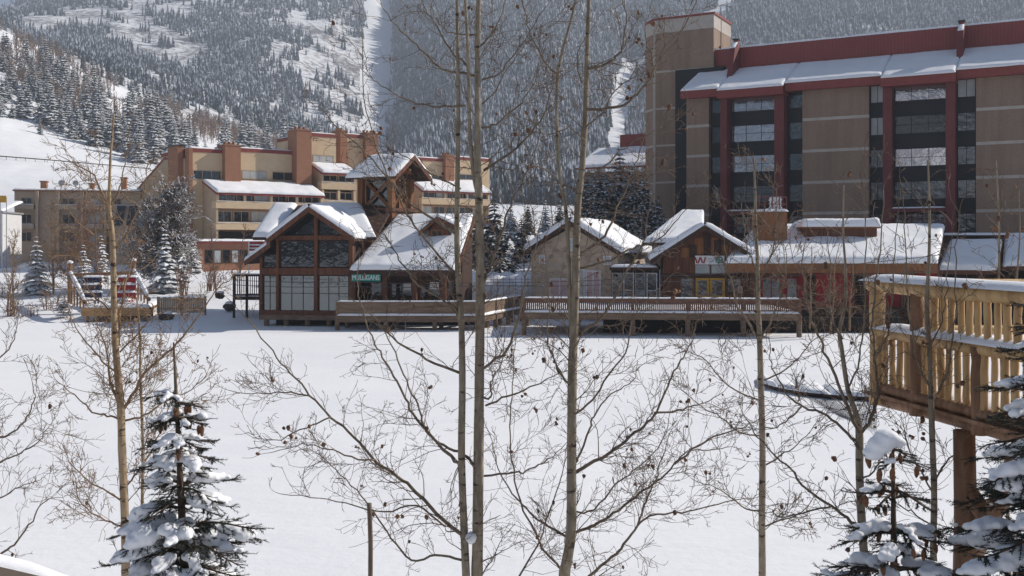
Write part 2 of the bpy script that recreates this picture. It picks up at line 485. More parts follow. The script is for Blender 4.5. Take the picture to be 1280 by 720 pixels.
# near bank under the trees, below the picture
def bank_z(x, y):
    return np.interp(y, [-30, 0, 4, 7, 10, 13, 16.5, 18], [3.2, 3.2, 2.9, 2.5, 1.7, .8, .05, -.3]) + .12 * fbm(np.asarray(x) / 2, np.asarray(y) / 2, 3)
tb = MB(); gx = np.arange(-60, 61, .7); gy = np.arange(-30, 18.6, .6)
GX, GY = np.meshgrid(gx, gy)
tb.v = np.stack([GX, GY, bank_z(GX, GY)], -1).reshape(-1, 3); nx = len(gx)
ii = (np.arange(len(gy) - 1)[:, None] * nx + np.arange(nx - 1)[None, :]).ravel()
tb.f = np.stack([ii, ii + 1, ii + nx + 1, ii + nx], -1).tolist()
tag(tb.build('snow_bank', M['snow'], smooth=True), 'snowy near bank of the pond below the camera', 'bank', kind='structure')

# invented unseen slopes behind the camera, added to show as reflections in the windows
tb = MB(); th = np.radians(np.arange(100, 441, 3.0)); rr = np.array([60, 140, 240, 380, 560, 800])
th = th[(np.sin(th) < .35)]
hz = np.array([-.5, 3, 40, 120, 200, 260.])
TH, RR = np.meshgrid(th, rr); HZ = np.repeat(hz[:, None], len(th), 1) * (.75 + .6 * fbm(TH * 2.2, RR / 200, 4))
GX = RR * np.cos(TH); GY = RR * np.sin(TH) - 45
GZ = HZ
tb.v = np.stack([GX, GY, GZ], -1).reshape(-1, 3); nx = len(th)
ii = (np.arange(len(rr) - 1)[:, None] * nx + np.arange(nx - 1)[None, :]).ravel()
tb.f = [q for q in np.stack([ii, ii + 1, ii + nx + 1, ii + nx], -1).tolist() if np.ptp(tb.v[q][:, 0]) < 120]
back_v = tb.v.copy()
tag(tb.build('reflection_hills', M['snow'], smooth=True), 'unseen snowy slopes added behind the camera for window reflections', 'reflection_hills', kind='structure')

# ---------------------------------------------------------------- mountain forest: a far-off wood nobody could count
def forest_mesh(name, base, hgt, rng, mat, sides=5, tiers=3, rw=.17):
    N = len(base); rw = .135 * rng.uniform(.7, 1.4, N)
    V = []; F = []; k = 0
    per = tiers * (sides + 1)
    allv = np.zeros((N, per, 3)); fl = []
    for t in range(tiers):
        z0 = .06 + .80 * t / tiers; z1 = min(1.0, z0 + .62 - .1 * t) if t < tiers - 1 else 1.0
        rad = (1 - .85 * t / tiers)
        ph = rng.uniform(0, 6.28, N)
        for j in range(sides):
            a = ph + 2 * math.pi * j / sides; q = rad * rng.uniform(.6, 1.25, N) * rw * hgt
            allv[:, t * (sides + 1) + j, 0] = base[:, 0] + q * np.cos(a)
            allv[:, t * (sides + 1) + j, 1] = base[:, 1] + q * np.sin(a)
            allv[:, t * (sides + 1) + j, 2] = base[:, 2] + hgt * (z0 + rng.uniform(-.07, .03, N))
        allv[:, t * (sides + 1) + sides, 0] = base[:, 0]; allv[:, t * (sides + 1) + sides, 1] = base[:, 1]
        allv[:, t * (sides + 1) + sides, 2] = base[:, 2] + hgt * z1
        for j in range(sides): fl.append((t * (sides + 1) + j, t * (sides + 1) + (j + 1) % sides, t * (sides + 1) + sides))
    fl = np.array(fl)
    F = (np.arange(N)[:, None, None] * per + fl[None]).reshape(-1, 3)
    m = MB(); m.v = allv.reshape(-1, 3); m.f = F.tolist()
    return fast_mesh(name, m.v, F, mat)

rng = np.random.default_rng(5)
N = 110000
fp = rng.uniform(-420, 1750, N)
u = rng.uniform(0, 1, N)
# spread evenly up the slope as it is seen
Yt = np.geomspace(435, 1560, 60)
fy = np.zeros(N)
for c0 in range(-440, 1780, 20):
    s_ = (fp >= c0) & (fp < c0 + 20)
    e = np.maximum.accumulate(E_base(np.full(60, c0 + 10.), Yt)) + np.arange(60) * 1e-5
    fy[s_] = np.interp(e[0] + (e[-1] - e[0]) * u[s_], e, Yt)
fe = E_at(fp, fy); fx = (fp - 640) / FPX * fy
yp = HY - fe * FPX
# the cut ski run, the second gully, and open rocky snow patches between the trees
run = run_x(yp); rw_ = run_w(yp)
gul = gul_x(yp); gw_ = np.interp(yp, [0, 30, 90, 130, 200], [10, 10, 17, 16, 12])
pn = 1.25 * fbm(fx / 75 + .3, (fy + fx * .8) / 70, 4) + .5 * fbm(fx / 13, fy / 17, 3)
left = fp < 482
rights = (fp > 680) & (fp < 800)
thr = np.where(left, .05, .36)
thr = np.where((fp >= 470) & (fp < 540), np.interp(fp + 30 * fbm(fx / 20, fy / 30, 3), [484, 530], [.08, .36]), thr)
thr = np.where((fp > 1050) & (yp < 40), .17, thr)
thr = np.where(rights, .22, thr)
keep = ((fp > 440) | (fy > 570)) & (np.abs(fp - run) > rw_ + rng.uniform(-3, 3, N)) & (np.abs(fp - gul) > gw_ * (.6 + .8 * rng.random(N)) * (.5 + fbm(fx/30, fy/30, 2)+.5)) & (pn < thr) & (rng.random(N) < np.where(left, .62, .97))
fb = np.stack([fx, fy, CZ + fy * fe - .8], -1)[keep]
fh = rng.uniform(7, 15, len(fb)) * rng.choice([.7, 1, 1.25], len(fb)) * np.where(fb[:, 0] > -.13 * fb[:, 1], 1.15, 1) * np.where(rng.random(len(fb)) < .3, .65, 1)
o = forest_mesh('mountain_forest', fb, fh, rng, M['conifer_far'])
tag(o, 'dense wood of snow dusted conifers on the mountain slopes behind everything', 'forest', kind='stuff')
# an invented, unseen wood behind the camera, added for the reflections
n_ = 5200
ta = rng.uniform(R(185), R(355), n_); tr = rng.uniform(52, 430, n_)
bb = np.stack([tr * np.cos(ta), tr * np.sin(ta) - 45, np.interp(tr, rr, hz) * .8 - 2.5], -1)
kp = fbm(bb[:, 0] / 30, bb[:, 1] / 30, 3) > -.06; bb = bb[kp]; n_ = len(bb)
o = forest_mesh('reflection_forest', bb, rng.uniform(12, 22, n_), rng, M['conifer_far'])
tag(o, 'unseen conifer wood added behind the camera for window reflections', 'forest', kind='stuff')

# leafless aspen thickets on the hillside: brown haze of stems
def stick_mesh(name, base, hgt, rng, mat, nb=11):
    N = len(base); m = MB(); V = []; F = []
    for i in range(N):
        b = base[i]; h = hgt[i]
        for j in range(nb):
            if j == 0: p0 = b; p1 = b + np.array([rng.normal(0, .03) * h, rng.normal(0, .03) * h, h]); wd = .026 * h
            else:
                z = rng.uniform(.25, .85) * h; p0 = b + np.array([0, 0, z]); a = rng.uniform(0, 6.28); q = rng.uniform(.10, .2) * h
                p1 = p0 + np.array([math.cos(a) * q, math.sin(a) * q, rng.uniform(.12, .28) * h]); wd = .02 * h
            a = rng.uniform(0, 3.14); s_ = np.array([math.cos(a), math.sin(a), 0]) * wd
            s2 = np.array([-s_[1], s_[0], 0])
            k = len(V); V += [p0 - s_, p0 + s_, p0 + s2 * 1.7, p1]; F += [(k, k + 1, k + 3), (k + 1, k + 2, k + 3), (k + 2, k, k + 3)]
    m.v = V; m.f = F
    return m.build(name, mat)
def hill_pts(n, x0, x1, y0f, y1f, rng):
    out = []
    while len(out) < n:
        px = rng.uniform(x0, x1); py = rng.uniform(y0f(px), y1f(px))
        out.append((px, py))
    return out
L_ = lambda xs, ys_: (lambda x: float(np.interp(x, xs, ys_)))
tb_ = []
for px, py in hill_pts(2600, -160, 440, L_([-160, 0, 150, 300, 440], [0, 36, 105, 170, 196]), L_([-160, 0, 60, 150, 200, 300, 440], [70, 100, 130, 170, 165, 190, 215]), rng):
    Y = ray_ground(px, py, 190, 560)
    if Y and fbm(px / 40., py / 25., 3) > -.10: tb_.append(((px - 640) / FPX * Y, Y, ground(px, Y) - .2))
o = stick_mesh('aspen_thicket', np.array(tb_), rng.uniform(4, 8, len(tb_)), rng, M['aspen_far'])
tag(o, 'brown haze of leafless aspens between the conifers on the hillside', 'thicket', kind='stuff')

# ---------------------------------------------------------------- conifers that can be told apart
def conifer_mb(h, r, rng, levels=14, per=7, droop=.35, gap=.08, seg=4):
    """whorls of drooping boughs; each bough is a ridged jagged spray with thickness"""
    m = MB(); tk = MB()
    tk.tube([(0, 0, 0), (0, 0, h * .5), (0, 0, h * .97)], [r * .085 + .02, r * .05 + .012, .01], 6)
    for l in range(levels):
        f = gap + (1 - gap) * (l + rng.uniform(-.2, .2)) / levels
        f = min(max(f, gap), .985)
        z = h * f; L = r * (1 - f) ** .82 * rng.uniform(.82, 1.12) + .02 * h
        n = max(4, int(per * (1 - f * .4)))
        for j in range(n):
            a = 2 * math.pi * (j + rng.uniform(-.3, .3)) / n + l * 1.3
            Lb = L * rng.uniform(.7, 1.15); dx, dy = math.cos(a), math.sin(a); px_, py_ = -dy, dx
            wmax = Lb * rng.uniform(.20, .32) + .04
            pr = []
            for q in range(seg + 1):
                t = q / seg
                zz = z + Lb * (.16 * t - droop * t * t) + rng.uniform(-.02, .02) * Lb
                ww = wmax * (1.15 * math.sin(math.pi * min(1, .16 + t * .84))) * (1 + rng.uniform(-.3, .3)) if q < seg else .01
                x, y = dx * Lb * t, dy * Lb * t
                dr = ww * .55
                pr.append(((x, y, zz), (x + px_ * ww, y + py_ * ww, zz - dr), (x - px_ * ww, y - py_ * ww, zz - dr), (x, y, zz - .22 * ww - .03 * Lb)))
            for q in range(seg):
                A, B = pr[q], pr[q + 1]
                m.quad(A[0], A[1], B[1], B[0]); m.quad(A[2], A[0], B[0], B[2])
                m.quad(A[1], A[3], B[3], B[1]); m.quad(A[3], A[2], B[2], B[3])
    return tk, m

def put_conifer(name, label, cat, px, py_base, Y, h, r, seed, mat, group=None, z=None, **kw):
    x = (px - 640) / FPX * Y
    if z is None: z = CZ + (HY - py_base) / FPX * Y
    t = thing(name, label, cat, (x, Y, z), group)
    tk, cr = conifer_mb(h, r, np.random.default_rng(seed), **kw)
    for m_ in (tk, cr): m_.v = [(a + x, b + Y, c + z) for a, b, c in m_.v]
    tk.build('trunk', M['spruce_bark'], t); cr.build('crown', mat, t)
    return t

# hillside conifers: four shapes, copied
protos = []
for q, (hh, rr_) in enumerate(((12, 3.1), (13, 3.5), (10, 3.1), (14, 3.3), (8, 2.6))):
    tk, cr = conifer_mb(hh, rr_, np.random.default_rng(40 + q), levels=15, per=8, seg=3, gap=.04, droop=.5)
    k = len(cr.v); cr.v += tk.v; cr.f += [tuple(i + k for i in f) for f in tk.f]; cr.m += [0] * len(tk.f)
    me_o = cr.build('conifer', M['conifer_hill']); protos.append((me_o, hh))
used = [False] * 5
HILL = 'conifers standing on the left hillside'
def hill_tree(px, py, hpx, label, rng, group=HILL):
    Y = ray_ground(px, py, 190, 600)
    if Y is None: return
    z = ground(px, Y)
    q = int(rng.integers(0, 5)); src, hh = protos[q]
    if used[q]:
        o = src.copy(); col.objects.link(o)
    else: o = src; used[q] = True
    s_ = hpx / FPX * Y / hh
    o.location = ((px - 640) / FPX * Y, Y, z - .3); o.rotation_euler = (0, 0, rng.uniform(0, 6.28)); o.scale = (s_ * rng.uniform(.85, 1.2),) * 2 + (s_,)
    tag(o, label, 'tree', group)
    return o
rng = np.random.default_rng(11)
upper = L_([-160, 0, 60, 120, 200, 300, 420], [20, 60, 80, 110, 140, 178, 196])
lower = L_([-160, 0, 40, 110, 170, 215, 300, 420], [110, 148, 152, 188, 206, 205, 204, 212])
STAND = 'snow dusted conifer in the dense stand above the white slope and the condo roofs'
sp_ = []
tries = 0
while len(sp_) < 235 and tries < 9000:
    tries += 1
    px = rng.uniform(-150, 425); py = rng.uniform(upper(px), lower(px))
    if 128 < px < 300 and abs(py - np.interp(px, [128, 200, 300], [132, 150, 188])) < 9: continue       # open snow strip
    if px > 215 and rng.random() < .55: continue
    if any((px - a) ** 2 + ((py - b) * 2.0) ** 2 < 55 for a, b in sp_): continue
    sp_.append((px, py))
for px, py in sorted(sp_, key=lambda p: p[1]):
    hill_tree(px, py, rng.uniform(26, 52) * (1.1 if py > 150 else .85), STAND, rng)
RIDGE = 'small dark conifer on the crest of the hill, against the mountain'
for k in range(55):
    px = rng.uniform(-120, 430); py = float(np.interp(px, [-160, 0, 60, 120, 200, 300, 430], [-30, 30, 62, 88, 128, 168, 190])) + rng.uniform(-3, 10)
    hill_tree(px, py, rng.uniform(14, 30), RIDGE, rng, 'conifers along the crest of the left hill')
hill_tree(50, 168, 26, 'lone young conifer on the open white slope just below the forest edge', rng, None)
hill_tree(22, 238, 20, 'thin pale conifer behind the roof of the low brown condo', rng, None)
hill_tree(305, 196, 40, 'bushy conifer right behind the parapet of the beige condo', rng, None)

# ---------------------------------------------------------------- the air of the valley
hb = MB(); hb.box(W0, -2100, 2500, -900, 2000, -1.5, 640)
k = NT('haze'); k.t.nodes.remove(k.b)
pv = k.n('ShaderNodeVolumePrincipled'); pv.inputs['Color'].default_value = (.74, .84, 1.0, 1); pv.inputs['Density'].default_value = .00048
pv.inputs['Anisotropy'].default_value = .0
k.l(pv.outputs[0], [n for n in k.t.nodes if n.type == 'OUTPUT_MATERIAL'][0].inputs['Volume'])
o = hb.build('haze', k.mat)
tag(o, 'thin blue winter haze filling the valley', 'haze', kind='stuff')
# ---------------------------------------------------------------- building helpers
def window(parent, F, u0, u1, z0, z1, d, nu=2, nz=1, glass='glass', frame='timber_dark', fw=.07, proud=.05, label=None, splits=None):
    """frame with mullions (the window) and its pane (a sub-part)"""
    m = MB(); fd = d - proud
    m.box(F, u0, u1, fd, d - .004, z1 - fw, z1); m.box(F, u0, u1, fd, d - .004, z0, z0 + fw)
    m.box(F, u0, u0 + fw, fd, d - .004, z0 + fw, z1 - fw); m.box(F, u1 - fw, u1, fd, d - .004, z0 + fw, z1 - fw)
    us = splits if splits else [u0 + (u1 - u0) * i / nu for i in range(1, nu)]
    for u in us: m.box(F, u - fw * .4, u + fw * .4, fd + .008, d - .006, z0 + fw, z1 - fw)
    for i in range(1, nz):
        z = z0 + (z1 - z0) * i / nz; m.box(F, u0 + fw, u1 - fw, fd + .012, d - .008, z - fw * .35, z + fw * .35)
    o = m.build('window', M[frame], parent)
    if label: o['label'] = label
    g = MB(); g.box(F, u0 + fw * .5, u1 - fw * .5, d - .022, d - .012, z0 + fw * .5, z1 - fw * .5)
    g.build('pane', M[glass], o)
    return o

def snow_slab(A, B, C, D, th, parent=None, rng=None, name='roof_snow', n=None, m_=None, over=.06, mat='roof_snow', lift=.004):
    """snow lying on the quad A-B (eave) C-D (ridge): rounded lip, uneven top"""
    rng = rng or np.random.default_rng(3)
    A, B, C, D = [np.asarray(q, float) for q in (A, B, C, D)]
    A = A + [0, 0, lift]; B = B + [0, 0, lift]; C = C + [0, 0, lift]; D = D + [0, 0, lift]
    lu = np.linalg.norm(B - A); lv = np.linalg.norm(D - A)
    n = n or int(min(60, max(6, lu / .3))); m_ = m_ or int(min(24, max(5, lv / .35)))
    nrm = np.cross(B - A, D - A); nrm /= np.linalg.norm(nrm)
    if nrm[2] < 0: nrm = -nrm
    dn = (A - D) / (lv + 1e-9)
    V = []; sx, sy = rng.uniform(0, 50, 2)
    # profile parameters dense near the edges
    def par(k): 
        t = np.linspace(0, 1, k); return t
    us = np.concatenate([[0, .12 / lu, .3 / lu], np.linspace(.6 / lu, 1 - .6 / lu, n), [1 - .3 / lu, 1 - .12 / lu, 1]]) if lu > 1.4 else np.linspace(0, 1, 7)
    vs = np.concatenate([[0, .1 / lv, .26 / lv], np.linspace(.55 / lv, 1 - .4 / lv, m_), [1 - .12 / lv, 1]]) if lv > 1.1 else np.linspace(0, 1, 7)
    def edge(t, l):
        e = min(t, 1 - t) * l
        return math.sqrt(max(0, 1 - (1 - min(1, e / .28)) ** 2))
    us = np.asarray(us); vs = np.asarray(vs)
    def ed(t, l):
        e = np.minimum(t, 1 - t) * l
        return np.sqrt(np.maximum(0, 1 - (1 - np.minimum(1, e / .28)) ** 2))
    eu = ed(us, lu); ev_ = ed(vs, lv); ev_ = np.where(vs < .5, ev_, np.maximum(.75, ev_))
    UU, VV = np.meshgrid(us, vs)
    b = A * ((1 - UU) * (1 - VV))[..., None] + B * (UU * (1 - VV))[..., None] + C * (UU * VV)[..., None] + D * ((1 - UU) * VV)[..., None]
    kk = eu[None, :] * ev_[:, None]
    nz = fbm(b[..., 0] / 1.7 + sx, b[..., 1] / 1.7 + sy, 3) + .5 * fbm(b[..., 0] / .5 + sy, b[..., 1] / .5 + sx, 2)
    lip = over * (1 + 3.0 * fbm(UU * lu / 1.1 + sx, 0 * UU + sy, 4)) * (1 - VV) ** 6
    V = list((b + nrm * (th * kk * (1 + .6 * nz) + .003)[..., None] + dn * lip[..., None]).reshape(-1, 3))
    W = len(us); F = []
    for j in range(len(vs) - 1):
        for i in range(W - 1):
            a = j * W + i; F.append((a, a + 1, a + W + 1, a + W))
    k = len(V)
    ring = [i for i in range(W)] + [j * W + W - 1 for j in range(1, len(vs))] + [(len(vs) - 1) * W + i for i in range(W - 2, -1, -1)] + [j * W for j in range(len(vs) - 2, 0, -1)]
    for r_ in ring: V.append(V[r_] - nrm * (.004))
    q = len(ring)
    for i in range(q):
        j = (i + 1) % q; F.append((ring[j], ring[i], k + i, k + j))
    F.append(tuple(k + i for i in range(q)))
    m = MB(); m.v = V; m.f = F; m.m = [0] * len(F)
    if name is None: return m
    return m.build(name, M[mat], parent, smooth=True)

def merge(mbs):
    o = MB()
    for m in mbs:
        k = len(o.v); o.v += [tuple(v) for v in m.v]; o.f += [tuple(i + k for i in f) for f in m.f]; o.m += list(m.m)
    return o
def ground_xy(x, y): return ground(640 + FPX * x / y, y)

# ================================================================ the brick hotel on the right
H = Fr(1280, 92, -29.1)
Ht = lambda px, py, d=0: (H.U(px, d), H.Z(px, py, d))
uL = H.U(858); uR = H.U(1280) + 22
hz = lambda py, px=1050: H.Z(px, py)
hotel = thing('brick_hotel', 'large tan brick hotel with red piers, dark window bays and a red ribbed roof wall', 'hotel', H.w(H.U(1050), 6, 1.8))
ze = hz(106); zb = 1.6
bands = [hz(147), hz(187), hz(227), hz(266)]
sth = bands[0] - bands[1]
bands.append(bands[-1] - sth)
panels = [(uL, H.U(886)), (H.U(1003), H.U(1086)), (H.U(1220), H.U(1302)), (H.U(1420), H.U(1500))]
body = MB(); 
body.box(H, uL, uR, .7, 16, zb, ze - .02)
body.build('core_wall', M['black_panel'], hotel)
for (a, b) in panels:
    b = min(b, uR)
    m = MB(); zt = ze
    for z in bands + [zb]:
        m.box(H, a, b, 0, .696, z + .15, zt - .002); zt = z - .15
        if z == zb: break
    m.build('brick_wall', M['brick'], hotel)
    for z in bands:
        MB().box(H, a + .003, b - .003, .03, .69, z - .148, z + .148).build('concrete_band', M['concrete'], hotel)
piers = [(903, 911), (970, 982), (1105, 1116), (1183, 1195), (1312, 1326), (1404, 1418)]
PU = [(H.U(a), H.U(b)) for a, b in piers]
for (a, b) in PU:
    m = MB(); m.box(H, a, b, -.75, .69, zb, ze - .03)
    m.build('pier', M['red_pier'], hotel)
# window strips and bays, floor by floor
rng = np.random.default_rng(8)
tops = [ze - .05] + [z - .02 for z in [b + sth * .0 for b in bands[:4]]]
def storey_windows(a, b, cols, d, pale=None):
    for i in range(5):
        z1 = ze - .25 - sth * i if i else ze - .25
        z1 = ze - .2 - i * sth
        z0 = z1 - sth * .56
        if z0 < 5: continue
        gl = 'glass' if rng.random() < .72 else 'glass_dark'
        if cols == 3 and i in (0, 1, 2) and rng.random() < .6: gl = 'glass_bright'
        if pale and i in pale: gl = 'glass_pale'
        window(hotel, H, a + .06, b - .06, z0, z1, d, cols, 1 if cols < 3 else 2, gl, 'black_panel', .06, .06)
strips = [(H.U(886), PU[0][0], 1, ()), (PU[1][1], H.U(1003), 1, ()), (H.U(1086), PU[2][0], 2, (0, 1)), (PU[3][1], H.U(1220), 2, (0,)), (H.U(1302), PU[4][0], 2, (1,)), (PU[5][1], H.U(1420), 1, ())]
for a, b, c, pl in strips: storey_windows(a, b, c, .69, pl)
for (p, q) in ((0, 1), (2, 3), (4, 5)):
    a, b = PU[p][1], PU[q][0]
    storey_windows(a, b, 3, .69)
    m = MB(); zs = hz(262)
    m.box(H, a + .01, b - .01, -.7, .6, zs - .35, zs)
    m.build('bay_sill', M['red_pier'], hotel)
    snow_slab(H.w(a + .02, -.69, zs), H.w(b - .02, -.69, zs), H.w(b - .02, .5, zs), H.w(a + .02, .5, zs), .14, hotel, name='sill_snow')
    m = MB()
    for z in (zs - 1.0, zs - 1.5): m.box(H, a + .02, b - .02, -.6, -.54, z, z + .07)
    for k_ in range(7):
        u_ = a + .2 + (b - a - .4) * k_ / 6; m.box(H, u_, u_ + .05, -.599, -.541, zs - 2.4, zs - .352)
    m.build('bay_railing', M['red_pier'], hotel)
# eaves: set forward over the bays, back over the brick panels
zw0 = H.Z(1050, 76, 5.5); zw1 = H.Z(1050, 47.5, 5.5)
edges = [uL - .4, H.U(901), PU[1][1] + .1, PU[2][0] - .1, PU[3][1] + .1, PU[4][0] - .1, PU[5][1] + .1, uR + 1]
for i in range(7):
    a, b = edges[i], edges[i + 1]; fwd = -1.5 if i % 2 else -.85
    sl = (zw0 - ze) / 6.6
    zf = ze + sl * (fwd + 1.0) 
    m = MB()
    m.box(H, a, b, fwd, fwd + .18, zf - .45, zf + .38)
    m.build('eave_fascia', M['red_metal'] if False else M['trim_red'], hotel)
    m = MB(); m.dz(H, [(fwd + .182, zf - .1), (5.5, zw0 - .12), (5.5, zw0), (fwd + .182, zf + .34)], a + .002, b - .002)
    m.build('roof', M['black_panel'], hotel)
    m = MB(); m.box(H, a + .003, b - .003, fwd + .182, .69, zf - .4, zf - .12); m.build('soffit', M['trim_red'], hotel)
    snow_slab(H.w(a, fwd - .02, zf + .385), H.w(b, fwd - .02, zf + .385), H.w(b, 5.48, zw0 + .02), H.w(a, 5.48, zw0 + .02), .20, hotel, np.random.default_rng(60 + i))
m = MB(); m.box(H, H.U(873, 5.5), uR + 1, 5.5, 6.1, zw0 - .5, zw1); m.build('roof_wall', M['red_metal'], hotel)
m = MB(); m.box(H, H.U(873, 5.5), uR + 1, 6.102, 15.5, zw0 - 1.5, zw1 - .2); m.build('upper_wall', M['trim_red'], hotel)
ul_ = H.U(873, 5.5)
snow_slab(H.w(ul_, 5.52, zw1), H.w(uR + 1, 5.52, zw1), H.w(uR + 1, 9.5, zw1 + .02), H.w(ul_, 9.5, zw1 + .02), .22, hotel)
for (px_, t0, t1) in ((917, 50, 96), (1201, 27, 77)):
    u_ = H.U(px_, 4.0); zt = H.Z(px_, t0, 4.8); zbm = H.Z(px_, t1, 3)
    m = MB()
    m.dz(H, [(2.2, zbm - .6), (5.49, zbm - .6), (5.49, zt - .35), (4.7, zt - .35), (3.6, zt - 1.1)], u_ - .28, u_ + .28)
    m.box(H, u_ - .24, u_ + .24, 4.75, 5.45, zt - .348, zt)
    o = m.build('roof_fin', M['chimney'] if False else M['red_pier'], hotel)
    c = MB(); c.box(H, u_ - .33, u_ + .33, 4.68, 5.48, zt, zt + .12); c.build('fin_cap', M['black_panel'], o)
    snow_slab(H.w(u_ - .27, 3.58, zt - 1.08), H.w(u_ + .27, 3.58, zt - 1.08), H.w(u_ + .27, 4.68, zt - .34), H.w(u_ - .27, 4.68, zt - .34), .1, o, name='fin_snow')

# ---- brick stair tower at the hotel's left end
T = H
dt = 5.0
zt = T.Z(860, 18.5, dt)
tower = thing('brick_tower', 'tall windowless brick tower with pale top band at the left end of the hotel', 'tower', H.w(H.U(850, dt), dt + 4, 1.8))
uc0, uc1 = T.U(818, dt), T.U(892, dt); ch = 1.8
DT = 6.4
plan = [(uc0, dt), (uc1, dt), (uc1, dt + DT), (uc0 - ch, dt + DT), (uc0 - ch, dt + ch)]
# left chamfer reaches the photo's left edge
def ring(z, pl=plan, off=0): return [T.w(u, d, z) for u, d in pl]
def grow_plan(k):
    cu = sum(u for u, d in plan) / 5; cd = sum(d for u, d in plan) / 5
    return [(cu + (u - cu) * k, cd + (d - cd) * k) for u, d in plan]
zs = [1.6]
z = zt - .25 - 1.7
lev = []
while z > 3: lev.append(z); z -= sth * 1.32
m = MB(); m.prism(ring(1.6)[::-1], ring(zt - 1.75)[::-1]); m.build('brick_wall', M['brick'], tower)
m = MB(); g_ = grow_plan(1.006); m.prism(ring(zt - 1.748, g_)[::-1], ring(zt - .25, g_)[::-1]); m.build('top_band', M['stucco'] if False else M['concrete'], tower)
m = MB(); g_ = grow_plan(1.03); m.prism(ring(zt - .25, g_)[::-1], ring(zt, g_)[::-1]); m.build('roof_trim', M['trim_red'], tower)
for z in lev[1:]:
    MB().prism(ring(z - .1, grow_plan(1.004))[::-1], ring(z + .1, grow_plan(1.004))[::-1]).build('concrete_band', M['concrete'], tower)
m = MB(); m.box(T, uc0 - .12, uc0 + .12, dt - .03, dt + .1, 1.6, zt - 1.76); m.build('corner_strip', M['concrete'], tower)
m = MB(); m.box(T, T.U(845, dt), uc1 + 1.2, dt - .25, dt + .5, 1.6, T.Z(850, 88, dt)); m.build('recess_shade', M['black_panel'], tower)  # black box painted in for the shaded gap between tower and hotel
m = MB(); m.box(T, uc1 + .002, uc1 + .06, dt + 2.6, dt + 2.72, T.Z(905, 62, dt), zt - .4); m.build('downpipe', M['red_pier'], tower)
o = snow_slab(T.w(uc0 + .2, dt + .4, zt), T.w(uc1 - .2, dt + .4, zt), T.w(uc1 - .2, dt + DT - .3, zt), T.w(uc0 - .6, dt + DT - .3, zt), .2, tower)

# ---- red roofed wing glimpsed behind the tower's left side
B = Fr(770, 128, -29)
wing = thing('red_roof_building', 'lower red trimmed building with snowy roof left of the brick tower, behind dark spruces', 'building', B.w(0, 3, 2))
u0, u1 = B.U(728), B.U(800)
m = MB(); m.box(B, u0, u1 + 6, 0, 9, 1.5, B.Z(770, 215)); m.build('wall', M['stucco_brown'], wing)
zA = B.Z(760, 209); zB_ = B.Z(775, 186, 6)
m = MB(); m.dz(B, [(-1, zA - .25), (6, zB_ - .25), (6, zB_), (-1, zA)], u0 - .5, u1 + 6); m.build('roof', M['trim_red'], wing)
snow_slab(B.w(u0 - .5, -1.02, zA), B.w(u1 + 6, -1.02, zA), B.w(u1 + 6, 5.9, zB_), B.w(u0 - .5, 5.9, zB_), .3, wing)
m = MB(); m.box(B, B.U(775, 6), u1 + 6, 6.002, 9, zB_ - 1.5, B.Z(785, 168, 6)); m.build('upper_wall', M['red_metal'], wing)
for k_ in range(4):
    uu = u0 + .8 + k_ * 1.9
    window(wing, B, uu, uu + .9, B.Z(770, 240), B.Z(770, 217), -.001, 1, 1, 'glass_dark', 'red_pier', .08)

# ================================================================ the beige condominium block on the left
Cn = Fr(253, 130, 38)
condo = thing('beige_condo', 'stepped beige condominium block with brown chimneys and snowy balcony roofs left of the timber hall', 'apartment block', Cn.w(Cn.U(330), 4, 3))
def condo_block(x0, x1, ytop, ywin0, ywin1, d, shed=None, wins=(), zlow=None):
    """upper storey wall with a dark red coping; shed = (px0, px1, y upper, y lower, forward)"""
    u0, u1 = Cn.U(x0, d), Cn.U(x1, d); xm = (x0 + x1) / 2
    zt = Cn.Z(xm, ytop, d)
    m = MB(); m.box(Cn, u0, u1, d, d + 11, 2.5, zt - .5); m.build('upper_wall', M['stucco'], condo)
    m = MB(); m.box(Cn, u0 - .06, u1 + .06, d - .06, d + 11.1, zt - .5, zt); m.build('coping', M['trim_red'], condo)
    snow_slab(Cn.w(u0, d + .1, zt), Cn.w(u1, d + .1, zt), Cn.w(u1, d + 10.8, zt), Cn.w(u0, d + 10.8, zt), .16, condo)
    for (a, b, n) in wins:
        window(condo, Cn, Cn.U(a, d), Cn.U(b, d), Cn.Z(xm, ywin1, d), Cn.Z(xm, ywin0, d), d, n, 1, 'glass_dark' if a < 250 else ('glass_pale' if (a < 310 or 385 < a < 420) else 'glass'), 'stucco_shaded', .1)
condo_block(238, 281, 186, 213, 225, 0, wins=((241, 276, 3),))
condo_block(300.5, 370, 187, 214, 225, .35, wins=((302.5, 333, 3), (340, 369.5, 2)))
condo_block(389, 420, 167, 194, 204, 1.2, wins=((391, 417, 3),))
condo_block(430, 457, 168, 197, 203, 7.0, wins=())
condo_block(474, 556, 196, 218, 225, 9.5, wins=((533, 553, 2), (497, 522, 3)))
condo_block(568, 612, 197, 218, 225, 9.9, wins=((572, 592, 2),))
def chimney(x0, x1, ytop, d0, d1, zbot):
    u0, u1 = Cn.U(x0, d0), Cn.U(x1, d0); z1 = Cn.Z((x0 + x1) / 2, ytop, d0)
    m = MB(); m.box(Cn, u0, u1, d0, d1, zbot, z1); o = m.build('chimney', M['chimney'], condo)
    c = MB()
    for k_ in range(3):
        a = u0 + (u1 - u0) * (.22 + .28 * k_); c.tube([Cn.w(a, (d0 + d1) / 2, z1 - .05), Cn.w(a, (d0 + d1) / 2, z1 + .5)], .2, 8)
    c.box(Cn, u0 - .07, u1 + .07, d0 - .07, d1 + .07, z1 - .12, z1 + .05)
    c.build('flue', M['chimney'], o)
chimney(281.5, 301, 181, -1.0, 1.6, 10)
chimney(371, 389.5, 162, -1.2, 1.6, 9)
